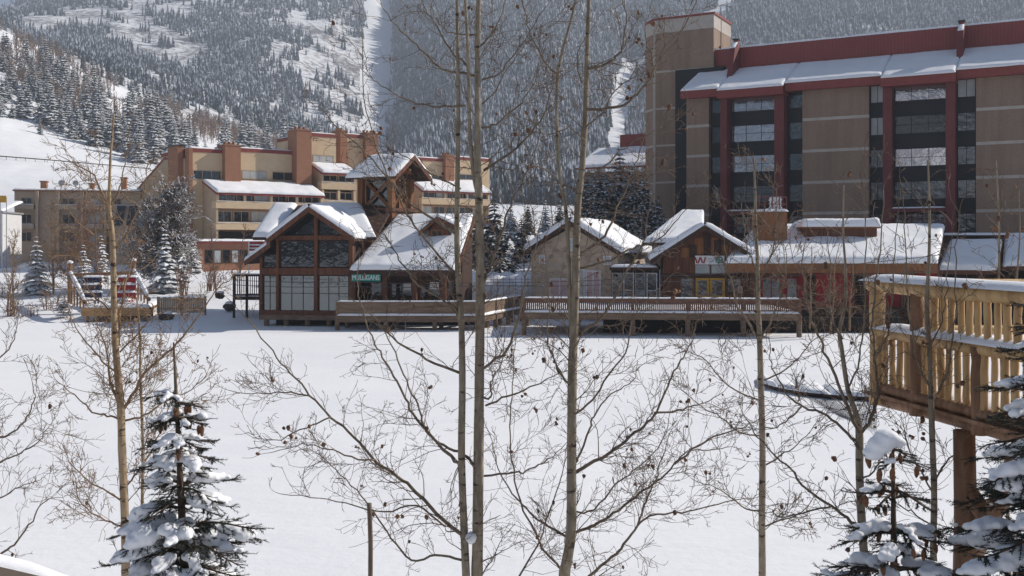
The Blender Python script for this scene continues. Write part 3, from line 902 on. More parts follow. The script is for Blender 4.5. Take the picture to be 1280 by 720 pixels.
chimney(425.5, 434, 163, 5.2, 8, 3)
chimney(457, 473, 166, 6.2, 9.2, 3)
chimney(557, 568, 194, 8.6, 11, 3)
# left gable: shade-darkened wall running back with a sloping top, and the tall dark chimney beside it
zc = Cn.Z(238, 200)
uw = Cn.U(238) - .0
m = MB(); ub = uw
p = [(.6, 2.5), (11, 2.5), (24, 2.5), (24, Cn.Z(160, 245, 20) - .4), (9, Cn.Z(205, 200, 9)), (.6, zc + .2)]
m.dz(Cn, p, uw - .35, uw - .01); m.build('gable_wall', M['stucco_shaded'], condo)
m = MB(); m.dz(Cn, [(a, b) for a, b in ((24, p[3][1]), (9, p[4][1]), (.6, p[5][1]), (.6, p[5][1] + .25), (9, p[4][1] + .25), (24, p[3][1] + .25))], uw - .45, uw + 4); m.build('gable_roof', M['trim_red'], condo)
snow_slab(Cn.w(uw - .4, 23.8, p[3][1] + .26), Cn.w(uw + 3.9, 23.8, p[3][1] + .26), Cn.w(uw + 3.9, 9, p[4][1] + .26), Cn.w(uw - .4, 9, p[4][1] + .26), .2, condo)
m = MB(); m.box(Cn, uw - 1.1, uw - .36, 1.6, 5.2, 3, Cn.Z(225, 183.5, 3)); o = m.build('chimney', M['chimney'], condo)
c = MB(); c.box(Cn, uw - 1.2, uw - .3, 1.5, 5.3, Cn.Z(225, 183.5, 3), Cn.Z(225, 182, 3)); c.build('flue', M['black_panel'], o)
m = MB(); m.box(Cn, uw - .36, uw + .12, -.5, .9, 3, Cn.Z(236, 185)); m.build('corner_pier', M['chimney'], condo)
# lower storeys: forward of the upper wall, shed roofs with snow, balconies
def lower(x0, x1, d, fwd, yu, yl, rows, dside=True, name='lower'):
    u0, u1 = Cn.U(x0, d - fwd), Cn.U(x1, d - fwd); xm = (x0 + x1) / 2
    zu = Cn.Z(xm, yu, d); zl = Cn.Z(xm, yl, d - fwd)
    # side walls
    for ua, ub in ((u0, u0 + .3), (u1 - .3, u1)):
        m = MB(); m.dz(Cn, [(d - fwd, 2.4), (d - .01, 2.4), (d - .01, zu - .25), (d - fwd, zl - .3)], ua, ub); m.build('side_wall', M['stucco_shaded'], condo)
    m = MB(); m.dz(Cn, [(d - fwd - .35, zl - .32), (d - .005, zu - .25), (d - .005, zu), (d - fwd - .35, zl)], u0 - .1, u1 + .1); m.build('shed_roof', M['trim_red'], condo)
    snow_slab(Cn.w(u0 - .1, d - fwd - .37, zl), Cn.w(u1 + .1, d - fwd - .37, zl), Cn.w(u1 + .1, d - .02, zu), Cn.w(u0 - .1, d - .02, zu), .32, condo)
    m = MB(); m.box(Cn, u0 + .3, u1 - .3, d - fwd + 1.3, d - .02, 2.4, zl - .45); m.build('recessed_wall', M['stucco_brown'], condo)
    for kind, a, b in rows:
        z1, z0 = Cn.Z(xm, a, d - fwd), Cn.Z(xm, b, d - fwd)
        if kind == 'band':
            m = MB(); m.box(Cn, u0 - .05, u1 + .05, d - fwd - .12, d - fwd + 1.29, z0, z1); m.build('balcony_front', M['stucco'], condo)
            snow_slab(Cn.w(u0, d - fwd - .1, z1), Cn.w(u1, d - fwd - .1, z1), Cn.w(u1, d - fwd + .25, z1), Cn.w(u0, d - fwd + .25, z1), .06, condo, name='balcony_snow')
        elif kind == 'glass':
            n = max(2, int(round((u1 - u0) / 2.6)))
            for k_ in range(n):
                a_ = u0 + .3 + (u1 - u0 - .6) * k_ / n; b_ = u0 + .3 + (u1 - u0 - .6) * (k_ + 1) / n
                window(condo, Cn, a_ + .1, b_ - .1, z0, z1, d - fwd + (.4 if b - a < 12 else 1.29), 2, 1, ('glass', 'glass_dark', 'glass_pale', 'glass_dark')[(k_ + int(a)) % 4], 'stucco_shaded', .12)
        elif kind == 'posts':
            n = max(2, int(round((u1 - u0) / 4)))
            for k_ in range(n + 1):
                a_ = u0 + .02 + (u1 - u0 - .4) * k_ / n
                MB().box(Cn, a_, a_ + .35, d - fwd - .05, d - fwd + .3, z0, z1).build('balcony_post', M['stucco'], condo)
        elif kind == 'dark':
            m = MB(); m.box(Cn, u0 + .31, u1 - .31, d - fwd + 1.0, d - fwd + 1.28, z0, z1); m.build('opening_shade', M['dark'], condo)  # solid near-black box, the opening's shade put into its colour
lower(270, 404, 0, 4.5, 229, 242.5, (('glass', 244, 252.5), ('posts', 244, 253), ('band', 253, 261.5), ('glass', 264, 278), ('band', 279, 287.5), ('dark', 290, 299)))
lower(402, 445, 1.5, 3.5, 206, 216.5, (('glass', 219, 227), ('band', 228, 237), ('glass', 240, 250), ('posts', 238, 250), ('band', 251, 259)))
lower(527, 612, 9.7, 3.8, 226, 239.5, (('posts', 241, 248), ('glass', 241, 248), ('band', 248.5, 256), ('glass', 258, 270)))
# a low brown base storey with its own snowy edge
u0, u1 = Cn.U(246, -7), Cn.U(330, -7); z1 = Cn.Z(290, 301.5, -7)
m = MB(); m.box(Cn, u0, u1, -7, -4.52, 1.5, z1 - .3); m.build('base_wall', M['chimney'], condo)
m = MB(); m.box(Cn, u0 - .2, u1 + .2, -7.3, -4.52, z1 - .298, z1); m.build('base_roof', M['trim_red'], condo)
snow_slab(Cn.w(u0, -7.3, z1), Cn.w(u1, -7.3, z1), Cn.w(u1, -4.6, z1 + .1), Cn.w(u0, -4.6, z1 + .1), .2, condo)
for k_ in range(6):
    uu = u0 + 1 + k_ * (u1 - u0 - 2) / 6; window(condo, Cn, uu, uu + 1.0, Cn.Z(290, 329, -7), Cn.Z(290, 312, -7), -7.001, 1, 1, ('glass_dark', 'glass_pale')[k_ % 2], 'timber_dark', .09)

# ---------------------------------------------------------------- low brown condo at the far left
Lw = Fr(90, 141, 14)
low = thing('low_condo', 'long low brown stucco condo with flat roof at the far left, below the white slope', 'apartment block', Lw.w(0, 4, 2.8))
u0, u1 = Lw.U(18), Lw.U(176); zt = Lw.Z(90, 238)
m = MB(); m.box(Lw, u0, u1, 0, 9, 1, zt - .2); m.build('wall', M['low_stucco'], low)
m = MB(); m.box(Lw, u0 - .15, u1 + .15, -.5, 9, zt - .198, zt); m.build('roof_edge', M['chimney'], low)
snow_slab(Lw.w(u0, -.45, zt), Lw.w(u1, -.45, zt), Lw.w(u1, 8.8, zt), Lw.w(u0, 8.8, zt), .22, low)
for px_, w_ in ((26, 14), (52, 0), (78, 16), (112, 14), (140, 12)):
    if not w_: continue
    a, b = Lw.U(px_), Lw.U(px_ + w_)
    for (y1, y0, g) in ((247.5, 256, 'glass'), (268, 280, 'glass_dark'), (290, 302, 'glass_dark')):
        window(low, Lw, a, b, Lw.Z(90, y0), Lw.Z(90, y1), -.001, 2, 1, g if px_ != 112 else 'glass_pale', 'stucco_shaded', .1)
for (ya, yb) in ((256.5, 262), (281, 286)):
    for (a, b) in ((20, 44), (70, 98), (106, 130), (134, 170)):
        m = MB(); m.box(Lw, Lw.U(a), Lw.U(b), -1.0, -.002, Lw.Z(90, yb), Lw.Z(90, ya)); m.build('balcony', M['low_stucco'], low)
        snow_slab(Lw.w(Lw.U(a), -1.0, Lw.Z(90, ya)), Lw.w(Lw.U(b), -1.0, Lw.Z(90, ya)), Lw.w(Lw.U(b), -.1, Lw.Z(90, ya)), Lw.w(Lw.U(a), -.1, Lw.Z(90, ya)), .1, low, name='balcony_snow')
for px_ in (46, 72, 102, 131):
    m = MB(); a = Lw.U(px_); m.uz(Lw, [(a, 3), (a + .35, 3), (a + .35, zt - .21), (a, zt - .21)], -.9, -.002); m.build('party_wall', M['low_stucco'], low)
for (a, b, y1) in ((50.5, 58, 228), (151, 158, 222), (112, 117, 230)):
    m = MB(); m.box(Lw, Lw.U(a, 3), Lw.U(b, 3), 3, 4.2, zt, Lw.Z(90, y1, 3)); o = m.build('chimney', M['chimney'], low)
    c = MB(); c.box(Lw, Lw.U(a, 3) - .12, Lw.U(b, 3) + .12, 2.9, 4.3, Lw.Z(90, y1, 3), Lw.Z(90, y1, 3) + .18); c.build('flue', M['chimney'], o)
c = MB()
for px_ in (77, 95):
    q = np.array(Lw.w(Lw.U(px_, 3), 3, zt)); c.tube([q, q + [0, 0, 1.0]], .06, 6); c.blob(q + [0, -.1, 1.2], (.45, .14, .42), np.random.default_rng(1), n1=6, n2=10, jit=0)
c.build('satellite_dish', M['steel'], low)
# sloped skylights on the link to the beige block
a, b = Lw.U(141, -2), Lw.U(172, -2)
m = MB(); zz = Lw.Z(155, 262, -2); m.dz(Lw, [(-5, Lw.Z(155, 285, -5)), (-.6, zz + .6), (-.6, 1.5), (-5, 1.5)], a, b); m.build('sunroom', M['low_stucco'], low)
for k_ in range(2):
    q0 = a + .5 + k_ * 1.6
    m = MB(); m.dz(Lw, [(-4.6, Lw.Z(155, 285, -5) + .35), (-1.2, zz + .50), (-1.2, zz + .58), (-4.6, Lw.Z(155, 285, -5) + .43)], q0, q0 + 1.1); m.build('skylight', M['glass_dark'], low)

# sliver of a white building with a square orange sign at the picture's left edge
E = Fr(0, 128, 10)
g_ = thing('white_building', 'pale building at the extreme left edge with a square orange sign in front', 'building', E.w(-2, 3, 2.8))
u1 = E.U(3); m = MB(); m.box(E, u1 - 9, u1, 0, 8, 1, E.Z(8, 266)); m.build('wall', M['white_paint'], g_)
m = MB(); m.box(E, u1 - 9.2, u1 + .2, -.4, 8.2, E.Z(8, 266), E.Z(8, 264)); m.build('roof', M['steel'], g_)
snow_slab(E.w(u1 - 9, -.4, E.Z(8, 264)), E.w(u1 + .2, -.4, E.Z(8, 264)), E.w(u1 + .2, 8, E.Z(8, 250)), E.w(u1 - 9, 8, E.Z(8, 250)), .25, g_)
sg = thing('orange_sign', 'square orange sign on two thin posts above the pale building at the left edge', 'sign', E.w(E.U(6), -1, 2.8))
m = MB(); m.box(E, E.U(2), E.U(11), -1.05, -.95, E.Z(6, 253.5), E.Z(6, 245)); m.build('panel', M['yellow'], sg)
for px_ in (3.4, 11):
    m = MB(); q = np.array(E.w(E.U(px_), -.9, 2.8)); m.tube([q, (q[0], q[1], E.Z(6, 247))], .05, 6); m.build('post', M['steel'], sg)
# guard rail along the road cut into the white slope
gr = MB(); pts = []
for px_ in np.arange(-160, 190, 6.0):
    py = float(np.interp(px_, [-160, 0, 60, 185], [186, 199, 203.5, 214]))
    Y = ray_ground(px_, py, 150, 420)
    if Y: pts.append(((px_ - 640) / FPX * Y, Y, ground(px_, Y) + .7))
for a, b in zip(pts[:-1], pts[1:]): gr.tube([a, b], .13, 4)
pst = MB()
for q in pts[::2]: pst.tube([(q[0], q[1], q[2] - 1.2), (q[0], q[1], q[2] - .1)], .06, 4)
t = thing('guard_rail', 'thin dark guard rail crossing the white slope above the low brown condo', 'guard rail', pts[0])
gr.build('rail', M['rock'], t); pst.build('posts', M['rock'], t)
# ================================================================ timber restaurant hall by the pond
Hl = Fr(385, 73, -7)
hall = thing('timber_hall', 'glass fronted timber hall with snowy gable, long wing and open lookout tower', 'restaurant', Hl.w(0, 4, .8))
hu = lambda px, d=0: Hl.U(px, d)
hzz = lambda py, px=385, d=0: Hl.Z(px, py, d)
zf = hzz(393)
ua, uc, ub = hu(327), hu(385.5), hu(441)
# walls: dark interior core behind the glazing
m = MB(); m.box(Hl, hu(347), ub, .25, 9, zf, hzz(296)); m.box(Hl, ua, hu(347), .25, 7, zf, hzz(322)); m.build('wall', M['timber_dark'], hall)
m = MB(); m.uz(Hl, [(hu(347), hzz(296)), (ub, hzz(296)), (hu(385.5), hzz(260))], .25, 7); m.build('gable_wall', M['timber_dark'], hall)
for px_, w_, yt in ((327, 3.2, 322), (347.5, 3.6, 296), (395.5, 4.4, 262), (439, 5, 296)):
    m = MB(); m.box(Hl, hu(px_) - w_ / 2 * .058, hu(px_) + w_ / 2 * .058, -.16, .24, zf, hzz(yt)); m.build('post', M['timber'], hall)
m = MB(); m.box(Hl, ua - .1, ub + .15, -.2, .2, zf - .05, zf + .28); m.build('sill_beam', M['timber'], hall)
m = MB(); m.box(Hl, ua + .1, ub - .1, -.13, .2, hzz(343.5), hzz(335)); m.build('floor_beam', M['timber'], hall)
m = MB(); m.box(Hl, hu(349), ub - .15, -.13, .2, hzz(300), hzz(294.5)); m.build('tie_beam', M['timber'], hall)
bays = ((329, 345.5, 2), (350, 393, 3), (398, 436, 3))
for i, (a, b, n) in enumerate(bays):
    window(hall, Hl, hu(a), hu(b), hzz(389.5), hzz(344), .1, n, 2, 'glass_pale' if False else 'glass_hall', 'timber_dark', .06, .06)
    window(hall, Hl, hu(a), hu(b), hzz(334.5), hzz(300.5 if i else 318), .1, n - 1, 1, 'glass_dark', 'timber_dark', .06, .06)
for (pts) in (((352, 294), (393, 294), (393, 266), (385, 262)), ((398.5, 294), (434, 294), (398.5, 269))):
    q = [(hu(x), hzz(y)) for x, y in pts]
    m = MB(); m.uz(Hl, q, .12, .2); m.build('gable_glass', M['glass_dark'], hall)
# front gable roof: two slopes with overhang, rake boards and snow
def gable_roof(F, uA, zA, uM, zM, uB, zB, d0, d1, parent, th=.22, fascia='timber', snow=.34, seed=1, d1b=None):
    m = MB(); m.uz(F, [(uA, zA - th), (uM, zM - th), (uM, zM), (uA, zA)], d0 + .06, d1); m.build('roof', M['timber_dark'], parent)
    m = MB(); m.uz(F, [(uM, zM - th), (uB, zB - th), (uB, zB), (uM, zM)], d0 + .06, d1); m.build('roof', M['timber_dark'], parent)
    for (p, q) in (((uA, zA), (uM, zM)), ((uM, zM), (uB, zB))):
        m = MB(); m.uz(F, [(p[0], p[1] - th - .16), (q[0], q[1] - th - .16), (q[0], q[1] + .03), (p[0], p[1] + .03)], d0, d0 + .057); m.build('rake_board', M[fascia], parent)
    snow_slab(F.w(uA, d1, zA), F.w(uA, d0, zA), F.w(uM, d0, zM), F.w(uM, d1, zM), snow, parent, np.random.default_rng(seed))
    snow_slab(F.w(uB, d0, zB), F.w(uB, d1, zB), F.w(uM, d1, zM), F.w(uM, d0, zM), snow, parent, np.random.default_rng(seed + 1))
df = -1.3
zap = Hl.Z(385, 258.5, df)
gable_roof(Hl, Hl.U(333, df), Hl.Z(333, 299, df), Hl.U(385.5, df), zap, Hl.U(443, df), Hl.Z(443, 297.5, df), df, 7.5, hall, seed=4)
# left lean-to roof over the narrow bay
m = MB(); A = (Hl.U(306, -.6), Hl.Z(306, 326, -.6)); Bq = (Hl.U(338, -.6), Hl.Z(338, 303, -.6))
m.uz(Hl, [(A[0], A[1] - .25), (Bq[0], Bq[1] - .25), Bq, A], -.6, 6.5); m.build('roof', M['timber_dark'], hall)
snow_slab(Hl.w(A[0], 6.5, A[1]), Hl.w(A[0], -.62, A[1]), Hl.w(Bq[0], -.62, Bq[1]), Hl.w(Bq[0], 6.5, Bq[1]), .25, hall, np.random.default_rng(9))
m = MB(); m.uz(Hl, [(A[0], A[1] - .36), (Bq[0], Bq[1] - .36), (Bq[0], Bq[1] + .02), (A[0], A[1] + .02)], -.66, -.603); m.build('rake_board', M['timber'], hall)
# main roof behind the cross gable
e0, e1 = Hl.U(316, 1.5), Hl.U(470, 1.5); zE = Hl.Z(390, 296, 1.5); zR = Hl.Z(395, 256.5, 7)
m = MB(); m.dz(Hl, [(1.5, zE - .25), (7, zR - .25), (7, zR), (1.5, zE)], e0, e1); m.dz(Hl, [(7.002, zR - .25), (13, zE - .6), (13, zE - .35), (7.002, zR)], e0, e1); m.build('main_roof', M['timber_dark'], hall)
snow_slab(Hl.w(e0, 1.45, zE), Hl.w(Hl.U(340, 1.5), 1.45, zE), Hl.w(Hl.U(372, 7), 7, zR), Hl.w(Hl.U(341, 7), 7, zR), .3, hall, np.random.default_rng(12))
snow_slab(Hl.w(Hl.U(437, 1.5), 1.45, zE), Hl.w(e1, 1.45, zE), Hl.w(Hl.U(452, 7), 7, zR), Hl.w(Hl.U(388, 7), 7, zR), .3, hall, np.random.default_rng(13))
m = MB(); m.box(Hl, ub + .02, e1 - .5, 2.2, 11, zf, zE - .26); m.build('side_wall', M['timber'], hall)
# long wing on the right
dw = 1.2
w0, w1 = Hl.U(437, dw), Hl.U(576, dw)
zev = Hl.Z(510, 338, -.6); zrg = Hl.Z(540, 271, 6.5)
ev0, ev1 = Hl.U(437, -.6), Hl.U(569, -.6); rg0, rg1 = Hl.U(497, 6.5), Hl.U(592, 6.5)
m = MB()
k_ = [Hl.w(ev0, -.6, zev - .25), Hl.w(ev1, -.6, zev - .25), Hl.w(rg1, 6.5, zrg - .25), Hl.w(rg0, 6.5, zrg - .25)]
k2 = [(a, b, c + .25) for a, b, c in k_]
m.prism(k_[::-1], k2[::-1]); m.build('wing_roof', M['timber_dark'], hall)
snow_slab(*[(a, b, c) for a, b, c in k2], .34, hall, np.random.default_rng(15))
m = MB(); m.box(Hl, ev0, ev1 + .05, -.68, -.603, zev - .42, zev + .02); m.build('eave_board', M['timber_dark'], hall)
m = MB(); m.dz(Hl, [(dw + .6, zf), (6.4, zf), (6.4, zrg - .3), (dw + .6, zev + 1.2)], w0 + .02, w1); m.build('wing_wall', M['timber_dark'], hall)
for px_ in (442, 481, 518.5, 555, 574):
    m = MB(); m.box(Hl, Hl.U(px_, -.3) - .15, Hl.U(px_, -.3) + .15, -.45, -.15, zf, zev - .26); m.build('post', M['timber'], hall)
for (a, b, y0, y1) in ((446, 476, 352, 389), (486, 514, 354, 390), (523, 550, 356, 386), (558, 572, 350, 386)):
    window(hall, Hl, Hl.U(a, dw), Hl.U(b, dw), Hl.Z(a, y1, dw), Hl.Z(a, y0, dw), dw + .599, 2, 1, 'glass_dark', 'timber', .1)
for (a, b, y0, y1) in ((503, 512, 354, 363), (536, 547, 353, 362)):
    m = MB(); m.box(Hl, Hl.U(a, dw), Hl.U(b, dw), dw + .4, dw + .5, Hl.Z(a, y1, dw), Hl.Z(a, y0, dw)); m.build('notice', M['white_paint'], hall)
# rake end of the wing on the right and the dark side wall under it
m = MB(); m.prism([Hl.w(ev1 + .05, -.62, zev - .4), Hl.w(ev1 + .05, -.62, zev + .04), Hl.w(rg1 + .05, 6.5, zrg + .04), Hl.w(rg1 + .05, 6.5, zrg - .4)],
                  [Hl.w(ev1 + .13, -.62, zev - .4), Hl.w(ev1 + .13, -.62, zev + .04), Hl.w(rg1 + .13, 6.5, zrg + .04), Hl.w(rg1 + .13, 6.5, zrg - .4)]); m.build('rake_board', M['timber'], hall)
# snow guard bar on the wing roof
def on_wing(t, px_): 
    d = -.6 + 7.1 * t; return Hl.w(Hl.U(px_, d), d, zev + (zrg - zev) * t + .36)
m = MB(); m.tube([on_wing(.33, 460), on_wing(.33, 566)], .05, 6); m.build('snow_guard', M['timber'], hall)
# dormer
dd = 2.6
uq0, uqm, uq1 = Hl.U(524, dd), Hl.U(544, dd), Hl.U(573, dd)
zq0, zqm = Hl.Z(540, 294, dd), Hl.Z(544, 270.5, dd)
m = MB(); m.uz(Hl, [(Hl.U(533, dd + .5), zev + 1.5), (Hl.U(565, dd + .5), zev + 1.5), (Hl.U(565, dd + .5), zq0), (uqm, zqm - .3), (Hl.U(533, dd + .5), zq0)], dd + .5, 6.4); m.build('dormer_wall', M['timber'], hall)
gable_roof(Hl, Hl.U(523, dd), Hl.Z(523, 290, dd), Hl.U(546, dd), zqm, Hl.U(571, dd), Hl.Z(571, 283, dd), dd, 6.8, hall, th=.15, snow=.26, seed=21)
window(hall, Hl, Hl.U(539, dd + .5), Hl.U(554, dd + .5), Hl.Z(546, 305, dd + .5), Hl.Z(546, 287, dd + .5), dd + .49, 2, 1, 'glass_dark', 'timber_orange', .1)
# belvedere tower
Bv = Fr(470, 79, -30)
bu = lambda px, d=0: Bv.U(px, d)
b0, b1 = bu(447.5), bu(490); db = 2.9
zb1 = Bv.Z(470, 262); zb2 = Bv.Z(470, 222)
m = MB(); m.box(Bv, b0, b1, 0, db, 1.2, zb1); m.build('tower_wall', M['timber'], hall)
for u_ in (b0, b1 - .4):
    for d_ in (0, db - .4):
        MB().box(Bv, u_ - .03, u_ + .43, d_ - .03, d_ + .43, zb1 - 3, zb2 + .3).build('tower_post', M['timber_orange'], hall)
for d_ in (.12, ):
    for s_ in (0, 1):
        p, q = (b0 + .4, b1 - .4) if s_ == 0 else (b1 - .4, b0 + .4)
        m = MB(); m.tube([Bv.w(p, .2 + .07 * s_, zb1 + .1), Bv.w(q, .2 + .07 * s_, zb2 - .1)], .13, 4); m.build('cross_brace', M['timber_orange'], hall)
for s_ in (0, 1):
    p, q = (.4, db - .4) if s_ == 0 else (db - .4, .4)
    m = MB(); m.tube([Bv.w(b1 - .2 - .07 * s_, p, zb1 + .1), Bv.w(b1 - .2 - .07 * s_, q, zb2 - .1)], .13, 4); m.build('cross_brace', M['timber_orange'], hall)
m = MB(); m.box(Bv, b0 + .41, b1 - .41, .5, .53, zb1, zb2); m.box(Bv, b1 - .53, b1 - .5, .54, db - .5, zb1, zb2); m.build('tower_glass', M['glass'], hall)
m = MB(); m.box(Bv, b0 + .2, b1 - .2, 1.2, db - .2, zb1, zb1 + .9); m.build('tower_core', M['timber_orange'], hall)
m = MB(); m.box(Bv, b0 - .15, b1 + .15, -.15, db + .15, zb1 - .15, zb1 + .12); m.build('tower_band', M['timber'], hall)
m = MB(); m.box(Bv, b0 - .15, b1 + .15, -.15, db + .15, zb2 - .05, zb2 + .3); m.build('tower_plate', M['timber_dark'], hall)
# roof: ridge runs left-right, gable end towards the right
ov = 1.0; zE2 = Bv.Z(460, 221, -ov); zR2 = zE2 + 1.75
rl, rr2 = bu(432, -ov), b1 + 1.15
for (dA, dB, zA_, zB_) in ((-ov, db / 2, zE2, zR2), (db / 2, db + ov, zR2, zE2)):
    m = MB(); m.dz(Bv, [(dA, zA_ - .16), (dB, zB_ - .16), (dB, zB_), (dA, zA_)], rl, rr2 - .06); m.build('tower_roof', M['timber_dark'], hall)
    m = MB(); m.dz(Bv, [(dA, zA_ - .38), (dB, zB_ - .38), (dB, zB_ + .03), (dA, zA_ + .03)], rr2 - .057, rr2); m.build('rake_board', M['timber'], hall)
snow_slab(Bv.w(rl, -ov, zE2), Bv.w(rr2, -ov, zE2), Bv.w(rr2, db / 2, zR2), Bv.w(rl + .5, db / 2, zR2), .3, hall, np.random.default_rng(31))
snow_slab(Bv.w(rr2, db + ov, zE2), Bv.w(rl, db + ov, zE2), Bv.w(rl, db / 2, zR2), Bv.w(rr2, db / 2, zR2), .3, hall, np.random.default_rng(32))
m = MB(); m.dz(Bv, [(.1, zE2 + .3), (db - .1, zE2 + .3), (db / 2, zR2 - .4)], b1 - .1, b1 + .1); m.build('tower_gable', M['timber_orange'], hall)

# ---- lettering
def letters(txt, F, u, d, z, h, mat, parent, name='lettering', width=None):
    cu = bpy.data.curves.new(name, 'FONT'); cu.body = txt; cu.size = h * 1.4; cu.align_x = 'CENTER'; cu.align_y = 'CENTER'; cu.extrude = .012
    cu.materials.append(mat)
    tmp = bpy.data.objects.new('tmp', cu); col.objects.link(tmp)
    bpy.context.view_layer.update()
    me = bpy.data.meshes.new_from_object(tmp.evaluated_get(bpy.context.evaluated_depsgraph_get()))
    bpy.data.objects.remove(tmp)
    xs = np.array([v.co.x for v in me.vertices]); k = (width / (xs.max() - xs.min())) if width else 1
    o = bpy.data.objects.new(name, me); col.objects.link(o)
    p = np.array(F.w(u, d, z)) - origin(parent)
    o.location = p; o.rotation_euler = (R(90), 0, math.atan2(F.e[1], F.e[0])); o.scale = (k, 1, 1)
    o.parent = parent
    return o
M['sign_green'] = m_noise('sign_green', (.02, .22, .18), (.03, .29, .235), 2, .6, bump=0)
M['letter_white'] = m_noise('letter_white', (.7, .75, .72), (.8, .82, .8), 2, .6, bump=0)
ds = -.75
sgn = thing('green_sign', 'long green sign with white lettering under the eave beside the timber hall', 'sign', Hl.w(Hl.U(457, ds), ds, zev - 1.0))
s0, s1 = Hl.U(439, ds), Hl.U(475.5, ds); zt_, zb_ = Hl.Z(457, 343, ds), Hl.Z(457, 351.5, ds)
m = MB(); m.box(Hl, s0, s1, ds, ds + .06, zb_, zt_); m.build('panel', M['sign_green'], sgn)
letters("MULLIGANS", Hl, (s0 + s1) / 2, ds - .015, (zt_ + zb_) / 2, (zt_ - zb_) * .72, M['letter_white'], sgn, width=(s1 - s0) * .92)
m = MB()
for u_ in (s0 + .2, s1 - .2): m.tube([Hl.w(u_, ds + .03, zt_), Hl.w(u_, ds + .03, zev - .1)], .02, 5)
m.build('hanger', M['wire'], sgn)

# ================================================================ pondside decks
def deck(name, label, pts, zt, rail_h, post_top, nposts, seed, group=None, rail='rail_wood', d_back=3.0, snow=.12, balusters=True):
    """pts: polyline of the front edge (x, y) left to right; boards run back d_back"""
    t = thing(name, label, 'boardwalk', (pts[0][0], pts[0][1], 0))
    pts = [np.array(p, float) for p in pts]
    bk = [p + np.array([0.05, d_back]) for p in pts]
    m = MB(); be = MB(); rl = MB(); bl = MB()
    for i in range(len(pts) - 1):
        a, b, c, d = pts[i], pts[i + 1], bk[i + 1], bk[i]
        m.prism([(*a, zt - .08), (*b, zt - .08), (*c, zt - .08), (*d, zt - .08)][::-1], [(*a, zt), (*b, zt), (*c, zt), (*d, zt)][::-1])
        F = Fr(640, 0, 0); F.o = a; L = np.linalg.norm(b - a); F.e = (b - a) / L; F.n = np.array([-F.e[1], F.e[0]])
        be.box(F, 0.004, L - .004, .06, .24, zt - .46, zt - .084)
        be.box(F, 0.004, L - .004, d_back - .6, d_back - .4, zt - .46, zt - .084)
        rl.box(F, 0, L, .04, .2, zt + rail_h - .1, zt + rail_h); rl.box(F, 0, L, .08, .14, zt + .10, zt + .2)
        rl.box(F, 0, L, .085, .135, zt + rail_h - .25, zt + rail_h - .104)
        snow_slab((*(a + F.n * .0), zt + rail_h), (*(b + F.n * .0), zt + rail_h), (*(b + F.n * .24), zt + rail_h), (*(a + F.n * .24), zt + rail_h), snow * .9, t, np.random.default_rng(seed + i), name='rail_snow', over=.02)
        snow_slab((*(a - F.n * .03), zt), (*(b - F.n * .03), zt), (*c, zt), (*d, zt), snow * 1.3, t, np.random.default_rng(seed + 20 + i), name='deck_snow', over=.05)
        if balusters:
            n = int(L / .13)
            for k in range(n): bl.box(F, .05 + k * L / n,   .05 + k * L / n + .095, .09, .13, zt + .202, zt + rail_h - .252)
        else:
            bl.box(F, 0.01, L - .01, .09, .13, zt + .202, zt + rail_h - .252)
        k_n = max(1, int(round(L / nposts)))
        for k in range(k_n + (1 if i == len(pts) - 2 else 0)):
            q = a + (b - a) * min(1, k / k_n) + F.n * .12
            MB().box(W0, q[0] - .09, q[0] + .09, q[1] - .09, q[1] + .09, zt - .45, zt + rail_h + .05).build('rail_post', M[rail], t)
            p_ = MB(); p_.tube([(q[0], q[1] + .1, -.6), (q[0], q[1] + .1, zt - .1)], .17, 10); p_.build('pile', M['deck_wood'], t)
            p_ = MB(); p_.tube([(q[0] + .3, q[1] + d_back - .6, -.6), (q[0] + .3, q[1] + d_back - .6, zt - .1)], .17, 8); p_.build('pile', M['deck_wood'], t)
    m.build('boards', M['deck_wood'], t); be.build('beam', M['deck_wood'], t); rl.build('handrail', M[rail], t)
    bl.build('balusters', M[rail], t)
    return t
g2 = lambda px, Y: ((px - 640) / FPX * Y, Y)
deck('hall_deck', 'dark railed deck on piles in front of the long wing of the timber hall', [g2(421, 69.3), g2(604, 69.3), g2(652, 77.5)], CZ - (394.5 - HY) / FPX * 69.3, .95, 0, 3.4, 100, balusters=False, rail='deck_wood')
deck('boardwalk', 'long snowy boardwalk on piles with red brown railing before the stone cabin and shops', [g2(655, 65.6), g2(1000, 64.2)], CZ - (391 - HY) / FPX * 65, .92, 0, 3.6, 130, d_back=8.0)
# near-black walls that paint in the deep shade behind the piles
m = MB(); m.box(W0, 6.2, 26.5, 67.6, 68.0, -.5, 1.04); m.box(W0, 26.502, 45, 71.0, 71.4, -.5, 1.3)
tag(m.build('shade_wall', M['dark']), 'near-black wall painting in the shade under the boardwalk and shops', 'wall')
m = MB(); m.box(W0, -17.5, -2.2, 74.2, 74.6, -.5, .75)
tag(m.build('hall_shade_wall', M['dark']), 'near-black wall painting in the shade under the timber hall', 'wall')
for i_ in range(5):
    px_ = (333, 358, 385, 412, 436)[i_]
    x_ = (px_ - 640) / FPX * 73.3
    m = MB(); m.tube([(x_, 73.35 - .12 * i_, -.5), (x_, 73.35 - .12 * i_, zf)], .2, 9); m.build('pile', M['deck_wood'], hall)
m = MB(); m.box(Hl, ua - .1, ub + .3, -.25, 4, zf - .4, zf - .052); m.build('floor', M['deck_wood'], hall)

